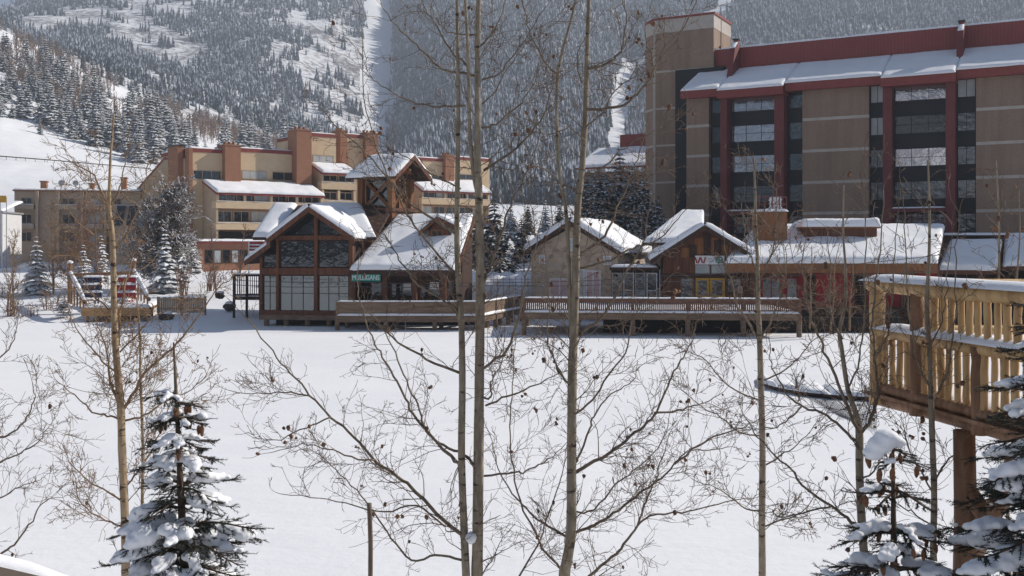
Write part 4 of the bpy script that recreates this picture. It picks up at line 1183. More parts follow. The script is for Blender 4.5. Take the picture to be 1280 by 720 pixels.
# left side porch of the hall with dark railing
pr_ = thing('side_porch', 'small dark railed porch with steps at the left side of the timber hall', 'porch', (*g2(305, 79), 0))
F = Fr(305, 79, -7); a, b = F.U(291), F.U(328); zp = F.Z(305, 371)
m = MB(); m.box(F, a, b, 0, 3, zp - .25, zp); m.build('floor', M['timber_dark'], pr_)
m = MB(); m.box(F, a, b, 0, .1, F.Z(305, 345.5), F.Z(305, 343)); m.box(F, a, b, .02, .08, zp + .12, zp + .22)
n = 14
for k in range(n): m.box(F, a + (b - a) * k / n, a + (b - a) * k / n + .05, .02, .08, zp + .222, F.Z(305, 345.6))
m.build('railing', M['timber_dark'], pr_)
for px_ in (292, 308, 325):
    q = F.w(F.U(px_), .1, 0); MB().box(F, F.U(px_) - .08, F.U(px_) + .08, .0, .16, -.4, F.Z(305, 343)).build('post', M['timber_dark'], pr_)
snow_slab(F.w(a, -.05, F.Z(305, 343)), F.w(b, -.05, F.Z(305, 343)), F.w(b, .2, F.Z(305, 343)), F.w(a, .2, F.Z(305, 343)), .1, pr_, name='rail_snow')
snow_slab(F.w(a, .15, zp), F.w(b, .15, zp), F.w(b, 3, zp), F.w(a, 3, zp), .15, pr_, name='deck_snow')
# the little red, white and blue flag on its post
fl = thing('striped_flag', 'small red and white flag on a thin post left of the timber hall', 'flag', (*g2(311, 82), 1))
p0 = P(311, 345, 82); p1 = P(311, 301, 82)
m = MB(); m.tube([p0, p1], .05, 6); m.build('pole', M['white_paint'], fl)
m = MB()
for k, mt in enumerate((0, 1, 0, 1, 0)):
    z_ = p1[2] - .12 - k * .14
    for q in range(5):
        x0 = p1[0] + .05 + q * .22; y0 = p1[1] + .06 * math.sin(q * 1.3); y1 = p1[1] + .06 * math.sin((q + 1) * 1.3)
        m.prism([(x0, y0, z_ - .14), (x0 + .22, y1, z_ - .14), (x0 + .22, y1, z_), (x0, y0, z_)], [(x0, y0 + .012, z_ - .14), (x0 + .22, y1 + .012, z_ - .14), (x0 + .22, y1 + .012, z_), (x0, y0 + .012, z_)], mt)
m.build('cloth', [M['shop_red'], M['white_paint']], fl)

# ================================================================ stone cabin
Sc = Fr(720, 78, -20)
cab = thing('stone_cabin', 'small stone cabin with deep snow on its gable roof, beside the shops', 'cabin', Sc.w(0, 4, 1.4))
su = lambda px, d=0: Sc.U(px, d)
c0, cm, c1 = su(664), su(714.5), su(776)
zE_, zM_ = Sc.Z(660, 311), Sc.Z(714, 279)
dpt = 9.5
m = MB(); m.uz(Sc, [(c0, .6), (c1 - .25, .6), (c1 - .25, zE_ - .1), (cm, zM_ - .3), (c0, zE_ - .1)], .0, dpt); m.build('wall', M['stone'], cab)
gable_roof(Sc, su(655, -.6), Sc.Z(655, 314, -.6), cm, Sc.Z(714, 276, -.6), su(777, -.6), Sc.Z(777, 316, -.6), -.6, dpt + .5, cab, th=.2, snow=.48, seed=51, fascia='timber_dark')
# entry: pale panels and doors under a shallow arch
window(cab, Sc, su(687), su(712), Sc.Z(700, 386), Sc.Z(700, 348), -.001, 2, 1, 'pink_pane', 'white_paint', .1)
window(cab, Sc, su(713), su(731), Sc.Z(720, 386), Sc.Z(720, 336), -.001, 2, 3, 'glass_pale', 'white_paint', .1)
window(cab, Sc, su(732), su(751), Sc.Z(740, 386), Sc.Z(740, 338), -.001, 2, 1, 'pink_pane', 'white_paint', .1)
window(cab, Sc, su(711), su(719), Sc.Z(714, 314), Sc.Z(714, 298), -.001, 2, 2, 'glass_pale', 'white_paint', .08)
window(cab, Sc, su(674), su(682), Sc.Z(678, 330), Sc.Z(678, 319), -.001, 2, 2, 'glass_pale', 'white_paint', .08)
window(cab, Sc, su(754), su(764), Sc.Z(758, 331), Sc.Z(758, 320), -.001, 2, 2, 'glass_pale', 'white_paint', .08)
# glazed porch joining the cabin to the shops
gp = thing('glazed_porch', 'dark glazed porch with pale posts between the stone cabin and the yellow doored shop', 'porch', Sc.w(su(795), 1, 1.4))
Gp = Fr(795, 76, -10)
a, b = Gp.U(764), Gp.U(822)
m = MB(); m.box(Gp, a, b, .2, 4, .9, Gp.Z(795, 338)); m.build('wall', M['dark'], gp)
m = MB(); m.box(Gp, a - .1, b + .1, -.4, 4.2, Gp.Z(795, 337.8), Gp.Z(795, 334)); m.build('roof', M['timber_dark'], gp)
snow_slab(Gp.w(a, -.4, Gp.Z(795, 334)), Gp.w(b, -.4, Gp.Z(795, 334)), Gp.w(b, 4, Gp.Z(795, 334)), Gp.w(a, 4, Gp.Z(795, 334)), .2, gp)
for k in range(4):
    aa = a + (b - a) * k / 4; window(gp, Gp, aa + .04, aa + (b - a) / 4 - .04, Gp.Z(795, 385), Gp.Z(795, 341), .19, 1, 2, 'glass_dark' if k % 2 else 'glass', 'white_paint' if k % 2 else 'steel', .07)

# ================================================================ gabled shop with yellow doors
Yd = Fr(882, 75, -7)
shop = thing('gabled_shop', 'brown timber gabled shop with yellow double doors and a small white banner', 'shop', Yd.w(0, 4, 1.4))
yu = lambda px, d=0: Yd.U(px, d)
yz = lambda py, px=882, d=0: Yd.Z(px, py, d)
a, mm_, b = yu(824), yu(882), yu(944)
m = MB(); m.uz(Yd, [(a + .3, .9), (b - .3, .9), (b - .3, yz(322)), (mm_, yz(284)), (a + .3, yz(322))], 0, 9); m.build('wall', M['timber'], shop)
gable_roof(Yd, yu(813, -1.1), yz(325, 813, -1.1), yu(881, -1.1), yz(281.5, 881, -1.1), yu(947, -1.1), yz(322, 947, -1.1), -1.1, 9, shop, th=.2, snow=.36, seed=61, fascia='timber_dark')
q_ = [Yd.w(Yd.U(803, 2), 2, Yd.Z(803, 303, 2)), Yd.w(Yd.U(880, 2), 2, Yd.Z(880, 303, 2)), Yd.w(Yd.U(880, 9.2), 9.2, Yd.Z(856, 266, 9.2)), Yd.w(Yd.U(853, 9.2), 9.2, Yd.Z(853, 266, 9.2))]
m = MB(); m.prism([(x, y, z - .25) for x, y, z in q_][::-1], q_[::-1]); m.build('back_roof', M['timber_dark'], shop)
snow_slab(*q_, .34, shop, np.random.default_rng(66))
for px_, yt in ((866, 306), (884, 292), (897, 300)):
    m = MB(); m.box(Yd, yu(px_) - .28, yu(px_) + .28, -.09, -.004, yz(322), yz(yt)); m.build('dark_batten', M['timber_dark'], shop)
for px_, yt in ((858, 310), (875, 297), (891, 297), (904, 306)):
    m = MB(); m.box(Yd, yu(px_) - .38, yu(px_) + .38, -.06, -.004, yz(322), yz(yt)); m.build('gable_board', M['timber_orange'], shop)
m = MB(); m.box(Yd, a + .35, b - .35, -.25, -.004, yz(346.5), yz(343)); m.build('lintel_beam', M['timber_dark'], shop)
window(shop, Yd, yu(869), yu(887), yz(342), yz(331), -.001, 1, 1, 'glass_pale', 'steel', .05)
window(shop, Yd, yu(889), yu(906), yz(342), yz(331), -.001, 1, 1, 'glass_pale', 'steel', .05)
window(shop, Yd, yu(850.5), yu(867), yz(386), yz(347), -.001, 1, 1, 'glass', 'deck_wood', .1)
window(shop, Yd, yu(908.5), yu(927), yz(366), yz(347.5), -.001, 1, 1, 'glass', 'timber_dark', .07)
m = MB(); m.box(Yd, yu(922), yu(928.5), -.1, -.06, yz(366), yz(358)); m.build('red_poster', M['pink'], shop)
for (p, q) in ((869.5, 886.5), (887.2, 906)):
    u0, u1 = yu(p), yu(q); z0, z1 = yz(388), yz(347.5)
    m = MB(); fw = .17
    m.box(Yd, u0, u1, -.09, -.02, z1 - fw, z1); m.box(Yd, u0, u1, -.09, -.02, z0, z0 + .28); m.box(Yd, u0, u0 + fw, -.09, -.02, z0 + .28, z1 - fw); m.box(Yd, u1 - fw, u1, -.09, -.02, z0 + .28, z1 - fw)
    m.box(Yd, u0 + fw, u1 - fw, -.085, -.025, z0 + 1.0, z0 + 1.12)
    dr = m.build('door', M['yellow'], shop)
    g = MB(); g.box(Yd, u0 + .1, u1 - .1, -.05, -.04, z0 + .2, z1 - .1); g.build('pane', M['glass'], dr)
    h_ = MB(); uh = u1 - .09 if p < 880 else u0 + .09
    h_.tube([Yd.w(uh, -.13, z0 + 1.0), Yd.w(uh, -.13, z0 + 1.35)], .02, 6); h_.build('handle', M['steel'], dr)
# the banner
bn = thing('white_banner', 'white banner with a red and a green emblem above the yellow doors', 'banner', Yd.w(yu(887), -.3, yz(325)))
m = MB(); m.box(Yd, yu(868.5), yu(905), -.32, -.28, yz(330.5), yz(319.5)); m.build('panel', M['white_paint'], bn)
u_ = yu(875.5)
m = MB()
for k in range(4):
    q = u_ - .32 + k * .2; s = 1 if k % 2 else -1
    m.tube([Yd.w(q - .06 * s, -.335, yz(328.8)), Yd.w(q + .08 * s, -.335, yz(321.6))], .055, 5)
m.build('red_emblem', M['shop_red'], bn)
m = MB()
for k in range(10):
    t0, t1 = 2 * math.pi * k / 10, 2 * math.pi * (k + 1) / 10; c_ = yu(898.5); zc_ = yz(325)
    m.tube([Yd.w(c_ + .26 * math.cos(t0), -.335, zc_ + .22 * math.sin(t0)), Yd.w(c_ + .26 * math.cos(t1), -.335, zc_ + .22 * math.sin(t1))], .045, 5)
m.tube([Yd.w(c_ - .2, -.335, zc_), Yd.w(c_ + .2, -.335, zc_)], .05, 5); m.tube([Yd.w(c_, -.335, zc_ - .2), Yd.w(c_, -.335, zc_ + .2)], .05, 5)
m.build('green_emblem', M['sign_green'], bn)
m = MB(); m.box(Yd, yu(884.5), yu(892), -.335, -.321, yz(327), yz(326)); m.box(Yd, yu(884.5), yu(891), -.335, -.321, yz(324), yz(323)); m.build('grey_lines', M['steel'], bn)

# ================================================================ red shop row with its long snowy roof
Rs = Fr(1050, 74, -4)
row_ = thing('red_shop_row', 'long low barn red shop row with deep snowy roof before the brick hotel', 'shop', Rs.w(0, 3, 1.3))
ru = lambda px, d=0: Rs.U(px, d)
rz = lambda py, px=1050, d=0: Rs.Z(px, py, d)
a, b = ru(930), ru(1176)
m = MB(); m.box(Rs, a, b, 0, 8, .8, rz(338)); m.build('wall', M['timber'], row_)
zl_, zu_ = rz(329, 1050, -1.4), rz(284, 1050, 6.5)
r0, r1 = ru(906, -1.4), ru(1172, -1.4); q0, q1 = ru(945, 6.5), ru(1181, 6.5)
k_ = [Rs.w(r0, -1.4, zl_ - .25), Rs.w(r1, -1.4, zl_ - .25), Rs.w(q1, 6.5, zu_ - .25), Rs.w(q0, 6.5, zu_ - .25)]
k2 = [(x, y, z + .25) for x, y, z in k_]
m = MB(); m.prism(k_[::-1], k2[::-1]); m.build('roof', M['timber_dark'], row_)
snow_slab(*k2, .42, row_, np.random.default_rng(71))
m = MB(); m.box(Rs, r0, r1, -1.46, -1.403, zl_ - .72, zl_ - .02); m.build('fascia', M['timber_orange'], row_)
for (p, q, y0, y1, mt) in ((944, 951, 344, 394, 'shop_red'), (977, 982, 344, 394, 'shop_red'), (998, 1004, 344, 394, 'shop_red'), (1020, 1042, 342, 394, 'shop_red'), (1044, 1066, 342, 394, 'shop_red'), (1084, 1100, 342, 394, 'shop_red'), (1104, 1125, 342, 394, 'shop_red'), (1146, 1172, 342, 394, 'shop_red')):
    m = MB(); m.box(Rs, ru(p), ru(q), -.06, -.003, rz(y1), rz(y0)); m.build('red_panel', M[mt], row_)
for (p, q) in ((952, 976), (982.5, 997.5)):
    window(row_, Rs, ru(p), ru(q), rz(374), rz(347), -.001, 2 if q - p > 20 else 1, 1, 'glass', 'shop_red', .1)
def lattice(p, q, y0, y1, par, nm):
    m = MB(); z = rz(y1); 
    while z < rz(y0): m.box(Rs, ru(p), ru(q), -.09, -.02, z, z + .07); z += .19
    m.build(nm, M['timber_dark'], par)
for (p, q) in ((1005.5, 1018), (1068, 1082), (1127, 1144)):
    m = MB(); m.box(Rs, ru(p), ru(q), -.02, -.003, rz(390), rz(344)); m.build('dark_opening', M['dark'], row_)
    lattice(p, q, 345, 389, row_, 'slatted_screen')
m = MB(); m.box(Rs, ru(930), ru(1176), -1.2, -.1, .85, 1.35); m.build('plinth', M['timber_dark'], row_)
for px_ in (940, 1006, 1066, 1128, 1172):
    MB().box(Rs, ru(px_, -1.1) - .13, ru(px_, -1.1) + .13, -1.2, -.95, .86, zl_ - .3).build('post', M['timber'], row_)
# roof boxes: a tall timber chimney box with a railed vent, and a wide low dormer
cb = Rs; dcb = 2.2
a, b = ru(947, dcb), ru(984, dcb); zt_ = rz(264.5, 965, dcb)
m = MB(); m.box(Rs, a, b, dcb, dcb + 2.4, rz(306, 965, dcb), zt_); m.build('chimney_box', M['timber_orange'], row_)
snow_slab(Rs.w(a - .1, dcb - .1, zt_), Rs.w(b + .1, dcb - .1, zt_), Rs.w(b + .1, dcb + 2.5, zt_), Rs.w(a - .1, dcb + 2.5, zt_), .2, row_)
m = MB()
for z_ in (zt_ + .55, zt_ + 1.1):
    m.box(Rs, a, b, dcb + .02, dcb + .08, z_, z_ + .06); m.box(Rs, b - .06, b, dcb + .082, dcb + 2.3, z_, z_ + .06)
for k in range(5): u_ = a + (b - a - .06) * k / 4; m.box(Rs, u_, u_ + .06, dcb + .015, dcb + .085, zt_, zt_ + 1.16)
m.build('roof_railing', M['red_pier'], row_)
m = MB(); um = ru(966, dcb); m.box(Rs, um, um + .75, dcb + .6, dcb + 1.3, zt_ + .02, zt_ + 1.2)
for z_ in (.3, .6, .9): m.box(Rs, um - .06, um + .81, dcb + .54, dcb + 1.36, zt_ + z_, zt_ + z_ + .08)
m.build('roof_vent', M['white_paint'], row_)
dcb = 2.6
a, b = ru(1003, dcb), ru(1101, dcb); zt_ = rz(283.5, 1050, dcb)
m = MB(); m.box(Rs, a + .2, b - .2, dcb + .3, 6.3, rz(298, 1050, dcb), zt_ - .12); m.build('dormer_wall', M['timber'], row_)
m = MB(); m.box(Rs, a, b, dcb, 6.6, zt_ - .12, zt_); m.build('dormer_roof', M['timber_orange'], row_)
snow_slab(Rs.w(a - .05, dcb - .05, zt_), Rs.w(b + .05, dcb - .05, zt_), Rs.w(b, 6.6, zt_), Rs.w(a, 6.6, zt_), .62, row_, np.random.default_rng(75))

# ---- two stepped low roofs at the right end of the row
Ro = Fr(1225, 76, -4)
end = thing('low_shop', 'low shop with two stepped snowy roofs at the right edge, behind the log railing', 'shop', Ro.w(0, 3, 1.3))
for (p0, p1, q0, q1, yl, yu_, dd0, sd_) in ((1171, 1246, 1187, 1253, 338, 303, -1.2, 81), (1253, 1330, 1256, 1336, 333, 298, .4, 83)):
    e0, e1 = Ro.U(p0, dd0), Ro.U(p1, dd0); f0, f1 = Ro.U(q0, dd0 + 5), Ro.U(q1, dd0 + 5); zl = Ro.Z(1225, yl, dd0); zu = Ro.Z(1225, yu_, dd0 + 5)
    k_ = [Ro.w(e0, dd0, zl - .22), Ro.w(e1, dd0, zl - .22), Ro.w(f1, dd0 + 5, zu - .22), Ro.w(f0, dd0 + 5, zu - .22)]
    k2 = [(x, y, z + .22) for x, y, z in k_]
    m = MB(); m.prism(k_[::-1], k2[::-1]); m.build('roof', M['timber_dark'], end)
    snow_slab(*k2, .38, end, np.random.default_rng(sd_))
    m = MB(); m.box(Ro, max(e0, f0) + .1, min(e1, f1) - .1, dd0 + .9, dd0 + 5, .8, zl - .05); m.build('wall', M['timber_dark'], end)
    m = MB(); m.box(Ro, e0, e1, dd0 - .06, dd0 - .002, zl - .3, zl + .02); m.build('fascia', M['timber'], end)
m = MB(); m.box(Ro, Ro.U(1180, 5), Ro.U(1345, 5), 5.2, 9, .8, Ro.Z(1225, 294, 5)); m.build('back_wall', M['timber_dark'], end)
zk = Ro.Z(1225, 294, 5); snow_slab(Ro.w(Ro.U(1185, 5), 5.0, zk), Ro.w(Ro.U(1345, 5), 5.0, zk), Ro.w(Ro.U(1345, 5), 9, zk), Ro.w(Ro.U(1185, 5), 9, zk), .2, end)

# ================================================================ left dock with its two slatted chairs
dk = thing('swim_dock', 'honey coloured wooden dock with sloping log rails on the left shore of the pond', 'dock', (*g2(140, 78), 0))
Yf = 77.0; zd = CZ - (385 - HY) / FPX * Yf
Fd = Fr(142, Yf, 6)
a, b = Fd.U(104), Fd.U(186)
m = MB(); m.prism([Fd.w(a, 0, zd - .1), Fd.w(b, 0, zd - .1), Fd.w(b - 1, 9, zd - .1), Fd.w(a + .4, 9, zd - .1)][::-1], [Fd.w(a, 0, zd), Fd.w(b, 0, zd), Fd.w(b - 1, 9, zd), Fd.w(a + .4, 9, zd)][::-1]); m.build('boards', M['dock_wood'], dk)
m = MB(); m.box(Fd, a - .05, b + .05, -.12, -.002, zd - .62, zd + .02); m.build('fascia', M['dock_wood'], dk)
m = MB(); m.prism([Fd.w(a - .12, -.1, zd - .6), Fd.w(a - .12, -.1, zd), Fd.w(a + .28, 9, zd), Fd.w(a + .28, 9, zd - .6)], [Fd.w(a - .01, -.1, zd - .6), Fd.w(a - .01, -.1, zd), Fd.w(a + .39, 9, zd), Fd.w(a + .39, 9, zd - .6)]); m.build('side_board', M['dock_wood'], dk)
for k in range(5):
    u_ = a + .3 + (b - a - .6) * k / 4; m = MB(); m.tube([Fd.w(u_, .15, -.5), Fd.w(u_, .15, zd - .11)], .14, 8); m.build('pile', M['deck_wood'], dk)
m = MB(); m.box(Fd, a + .3, b - .3, 2.4, 2.6, -.3, zd - .11); m.build('dark_backing', M['dark'], dk)
snow_slab(Fd.w(a, -.02, zd), Fd.w(b, -.02, zd), Fd.w(b - 1, 9, zd), Fd.w(a + .4, 9, zd), .22, dk, np.random.default_rng(91), name='deck_snow')
# log rails running down both sides: tall post at the back, low at the front
for (pxb, pyb, pxf, pyf, Yb, Yf_) in ((87.5, 331, 106, 384, 86.5, 76.9), (167, 328, 186, 380, 86, 77.5)):
    pb = P(pxb, pyb, Yb); pf = P(pxf, pyf, Yf_)
    m = MB(); m.tube([(pb[0], pb[1], zd - .4), pb + [0, 0, .15]], [.22, .19], 9); m.build('log_post', M['log_brown'], dk)
    m = MB(); m.blob(pb + [0, 0, .22], (.26, .26, .17), np.random.default_rng(2)); m.build('post_snow', M['roof_snow'], dk, True)
    top = pb - [0, 0, .75]
    m = MB(); m.tube([top, pf + [0, 0, .35]], .16, 9); m.build('log_rail', M['log_brown'], dk)
    ax = pf + [0, 0, .35] - top
    m = MB(); m.tube([top + ax * .03 + [0, 0, .16], top + ax * .5 + [0, 0, .19], top + ax * .97 + [0, 0, .16]], [.15, .2, .13], 9); m.build('rail_snow', M['roof_snow'], dk, True)
    for k in range(5):
        q = top + ax * (.12 + .2 * k); MB().tube([(q[0], q[1], zd - .2), q], .07, 6).build('rail_picket', M['log_brown'], dk)
pb0, pb1 = P(88, 344, 86.5), P(167, 341, 86)
m = MB(); m.tube([pb0, pb1], .15, 8); m.build('back_rail', M['log_brown'], dk)
M['blue_paint'] = m_noise('navy_paint', (.018, .026, .07), (.03, .04, .10), 2, .6, bump=0)
M['red_paint'] = m_noise('crimson_paint', (.30, .015, .025), (.38, .02, .035), 2, .6, bump=0)
def dock_chair(name, label, px, py, Y, mat, group):
    x, y, z = P(px, py, Y); t = thing(name, label, 'chair', (x, y, zd), group)
    F = Fr(640, 0, 8); F.o = np.array([x, y]); w_ = .62
    bk = MB()
    for k in range(3):          # broad back slats leaning away from the pond
        z0 = zd + .55 + k * .62; d0 = .55 + k * .26
        bk.dz(F, [(d0, z0), (d0 + .16, z0 + .40), (d0 + .21, z0 + .38), (d0 + .05, z0 - .02)], -w_ - .22 + .06 * k, w_ + .22 - .06 * k)
    bk.build('backrest', M[mat], t)
    s = MB(); s.box(F, -w_, w_, -.35, .55, zd + .34, zd + .40); s.build('seat', M[mat], t)
    for sx in (-w_, w_ - .1):
        MB().box(F, sx, sx + .1, -.35, -.25, zd, zd + .34).build('leg', M[mat], t)
        l = MB(); l.dz(F, [(.45, zd), (.6, zd), (1.4, zd + 2.2), (1.3, zd + 2.2)], sx, sx + .09); l.build('leg', M[mat], t)
    for k in range(3):
        z0 = zd + .55 + k * .62 + .40; d0 = .55 + k * .26 + .16
        snow_slab(F.w(-w_ - .2, d0 - .06, z0), F.w(w_ + .2, d0 - .06, z0), F.w(w_ + .2, d0 + .34, z0 + .05), F.w(-w_ - .2, d0 + .34, z0 + .05), .15, t, np.random.default_rng(k), name='slat_snow')
    snow_slab(F.w(-w_, -.36, zd + .4), F.w(w_, -.36, zd + .4), F.w(w_, .5, zd + .4), F.w(-w_, .5, zd + .4), .18, t, name='seat_snow')
G_ = 'large slatted chairs on the dock'
dock_chair('slatted_chair', 'large navy blue slatted chair loaded with snow on the left dock', 111, 376, 81, 'blue_paint', G_)
dock_chair('slatted_chair', 'large crimson slatted chair loaded with snow on the left dock', 154, 374, 81, 'red_paint', G_)
# board fence to the right of the dock
fn = thing('board_fence', 'low grey board fence between the dock and the timber hall', 'fence', (*g2(228, 80), 0))
Ff = Fr(228, 80, 4); a, b = Ff.U(196), Ff.U(257); zt_, zb_ = Ff.Z(228, 371), Ff.Z(228, 391)
m = MB(); n = 26
for k in range(n): m.box(Ff, a + (b - a) * k / n, a + (b - a) * (k + .86) / n, 0, .05, zb_, zt_ - .05 + .03 * math.sin(k * 2.1))
m.build('boards', M['grey_fence'], fn)
m = MB(); m.box(Ff, a, b, .052, .14, zb_ + .3, zb_ + .4); m.box(Ff, a, b, .052, .14, zt_ - .3, zt_ - .2); m.build('rail', M['grey_fence'], fn)
for k in range(3): MB().box(Ff, a + (b - a - .14) * k / 2, a + (b - a - .14) * k / 2 + .14, .142, .28, -.3, zt_ + .05).build('post', M['grey_fence'], fn)
snow_slab(Ff.w(a, -.02, zt_), Ff.w(b, -.02, zt_), Ff.w(b, .16, zt_), Ff.w(a, .16, zt_), .1, fn, name='fence_snow')
# boulders on the snowy shore left of the hall, each different
for i_, (px_, py_, r_, lab) in enumerate(((275, 369, .34, 'small dark boulder highest on the snowy shore left of the timber hall'), (287, 383, .42, 'round dark boulder midway down the snowy shore left of the timber hall'), (313, 407, .32, 'dark boulder lying lowest, on the pond edge left of the timber hall'), (208, 397, .5, 'larger dark boulder under the grey board fence'))):
    Y = 78.5 if i_ > 1 else 82; c = P(px_, py_, Y); rg = np.random.default_rng(i_)
    t = thing('boulder', lab, 'boulder', c)
    m = MB(); m.blob(c, (r_ * 1.2, r_, r_ * .9), rg, jit=.22); m.build('stone', M['rock'], t)
    m = MB(); m.blob(c + [0, .05, r_ * .62], (r_ * .95, r_ * .85, r_ * .45), rg, jit=.1); m.build('snow_cap', M['roof_snow'], t, True)
# snow heap between the hall deck and the cabin
c = P(640, 352, 84); hp = MB()
for k in range(9):
    rg = np.random.default_rng(k); hp.blob(c + [rg.uniform(-2.2, 2.2), rg.uniform(-1, 3), rg.uniform(-2.2, -.6)], (rg.uniform(1.5, 2.4), rg.uniform(1.5, 2.2), rg.uniform(1.0, 1.6)), rg, jit=.05, n1=10, n2=16)
o = hp.build('snow_heap', M['roof_snow'], None, True)
rm = o.modifiers.new('remesh', 'REMESH'); rm.mode = 'VOXEL'; rm.voxel_size = .16; rm.use_smooth_shade = True
sm = o.modifiers.new('smooth', 'SMOOTH'); sm.iterations = 12
tag(o, 'big rounded heap of shovelled snow between the hall deck and the stone cabin', 'snow heap')
# thin rail fence in front of the heap
t = thing('wire_fence', 'thin metal fence in front of the snow heap beside the hall deck', 'fence', (*g2(635, 80), 1))
m = MB()
for py_ in (349, 357): m.tube([P(606, py_, 80), P(668, py_, 80)], .025, 5)
for k in range(9): m.tube([P(606 + k * 7.7, 346, 80), P(606 + k * 7.7, 372, 80)], .025, 5)
m.build('rails', M['steel'], t)
# the snow covered dock edge on the right, with wire netting below it
sh = thing('pond_dock', 'snow covered low dock with a dark edge reaching left from under the log deck', 'dock', (*g2(1030, 41), 0))
pt = [(955, 479), (972, 484), (1000, 489), (1040, 493), (1092, 496), (1180, 503)]
fr_ = []
for px_, py_ in pt:
    Y = (CZ - .2) * FPX / (py_ - HY); fr_.append(np.array([(px_ - 640) / FPX * Y, Y]))
bk_ = [np.array(g2(958, 56)), np.array(g2(962, 63.5)), np.array([30.0, 63.5]), np.array([30.0, 37.0])]
bk2 = [q + np.array([.55, 1.5]) for q in fr_]
ring_ = fr_ + bk2[::-1]
m = MB(); m.prism([(*q, .09) for q in ring_][::-1], [(*q, .18) for q in ring_][::-1]); m.build('boards', M['timber_dark'], sh)
for k in range(len(fr_) - 1):
    snow_slab((*fr_[k], .182), (*fr_[k + 1], .182), (*(bk2[k + 1] + [0, 1.6]), .06), (*(bk2[k] + [0, 1.6]), .06), .17, sh, np.random.default_rng(k), name='deck_snow', over=.03)
for k in range(5):
    q = fr_[1] + (fr_[-1] - fr_[1]) * k / 4 + np.array([.1, .5]); m = MB(); m.tube([(*q, -.3), (*q, .06)], .12, 8); m.build('pile', M['timber_dark'], sh)
nt_ = thing('wire_netting', 'dark wire netting spread on the ice below the edge of the snowy dock', 'netting', (*g2(1050, 36), 0))
m = MB(); A_, B_, C_, D_ = [np.array(P(x, y, CZ * FPX / (y - HY) * .992)) for x, y in ((1000, 492), (1096, 503), (1096, 538), (1050, 520))]
for k in range(27):
    s = k / 26; m.tube([A_ * (1 - s) + B_ * s, D_ * (1 - s) + C_ * s], .007, 3); 
for k in range(17):
    s = k / 16; m.tube([A_ * (1 - s) + D_ * s, B_ * (1 - s) + C_ * s], .007, 3)
m.build('mesh', M['wire'], nt_)
# overhead cables along the pond front
def cable(label, pts):
    m = MB(); P_ = [P(*q) for q in pts]; out = []
    for p, q in zip(P_[:-1], P_[1:]):
        for s in np.linspace(0, 1, 9)[:-1]: out.append(p * (1 - s) + q * s - np.array([0, 0, 1.0]) * (np.linalg.norm(q - p) * .012 * 4 * s * (1 - s)))
    out.append(P_[-1]); m.tube(out, .022, 4)
    tag(m.build('overhead_cable', M['wire']), label, 'cable', None)
cable('upper thin cable strung across the front of the timber hall and the shops', [(292, 350, 70), (436, 352, 70), (604, 353, 70), (826, 345, 70), (1180, 318, 70)])
cable('lower thin cable strung across the front of the timber hall and the shops', [(292, 356, 69.6), (440, 358, 69.6), (604, 357, 69.6), (826, 352, 69.6), (1000, 344, 69.6), (1180, 338, 69.6)])
# ================================================================ log deck in the right foreground
Dk = thing('log_deck', 'golden peeled log deck railing on a tall log post, nearest on the right', 'deck', (3.4, 9.0, .5))
dvec = np.array([.181, -.983]); dn_ = np.array([.983, .181])
Lg = Fr(640, 0, 0); Lg.o = np.array([(1097 - 640) / FPX * 9.1, 9.1]); Lg.e = dvec; Lg.n = dn_      # u towards the camera, d away to the right
ztop = CZ - (347 - HY) / FPX * 9.1; zmid = CZ - (408 - HY) / FPX * 9.1; zfl = CZ - (489 - HY) / FPX * 9.1
def pu(px):      # distance along the railing for a photo column
    return Lg.U(px)
rg = np.random.default_rng(77)
def log_(a, b, r, name='log', mat='log', n=10, par=None):
    a, b = np.array(a), np.array(b); m = MB(); N = 7
    pts = [a + (b - a) * t + rg.normal(0, r * .06, 3) for t in np.linspace(0, 1, N)]
    m.tube(pts, [r * rg.uniform(.93, 1.07) for _ in range(N)], n)
    return m.build(name, M[mat], par if par is not None else Dk, True)
UE = 4.2; UP_ = float(Lg.U(1224))
log_(Lg.w(-.12, 0, ztop - .075), Lg.w(UE, 0, ztop - .075), .065, 'top_rail')
log_(Lg.w(-.05, 0, zmid - .05), Lg.w(UE, 0, zmid - .05), .05, 'middle_rail')
log_(Lg.w(-.05, 0, zfl + .04), Lg.w(UE, 0, zfl + .04), .05, 'bottom_rail', 'log_brown')
for u_, r in ((.0, .07), (.62, .058), (UP_, .058), (2.7, .07)):
    log_(Lg.w(u_, .0, zfl - .12), Lg.w(u_, .0, (zmid - .04) if u_ == UP_ else ztop - .08), r, 'rail_post', 'log_brown' if u_ in (.62, UP_) else 'log', 12)
us = [ .12, .24, .36, .48] + [.62 + .112 * k for k in range(1, 31)]
for u_ in us:
    if any(abs(u_ - q) < .06 for q in (.62, 2.7)): continue
    r = rg.uniform(.026, .032)
    if abs(u_ - UP_) > .06: log_(Lg.w(u_, rg.normal(0, .006), zfl + .06), Lg.w(u_ + rg.normal(0, .008), 0, zmid - .06), r, 'baluster', 'log', 9)
    if u_ > .5: log_(Lg.w(u_ + .03, rg.normal(0, .006), zmid - .03), Lg.w(u_ + .03 + rg.normal(0, .008), 0, ztop - .1), r, 'baluster', 'log', 9)
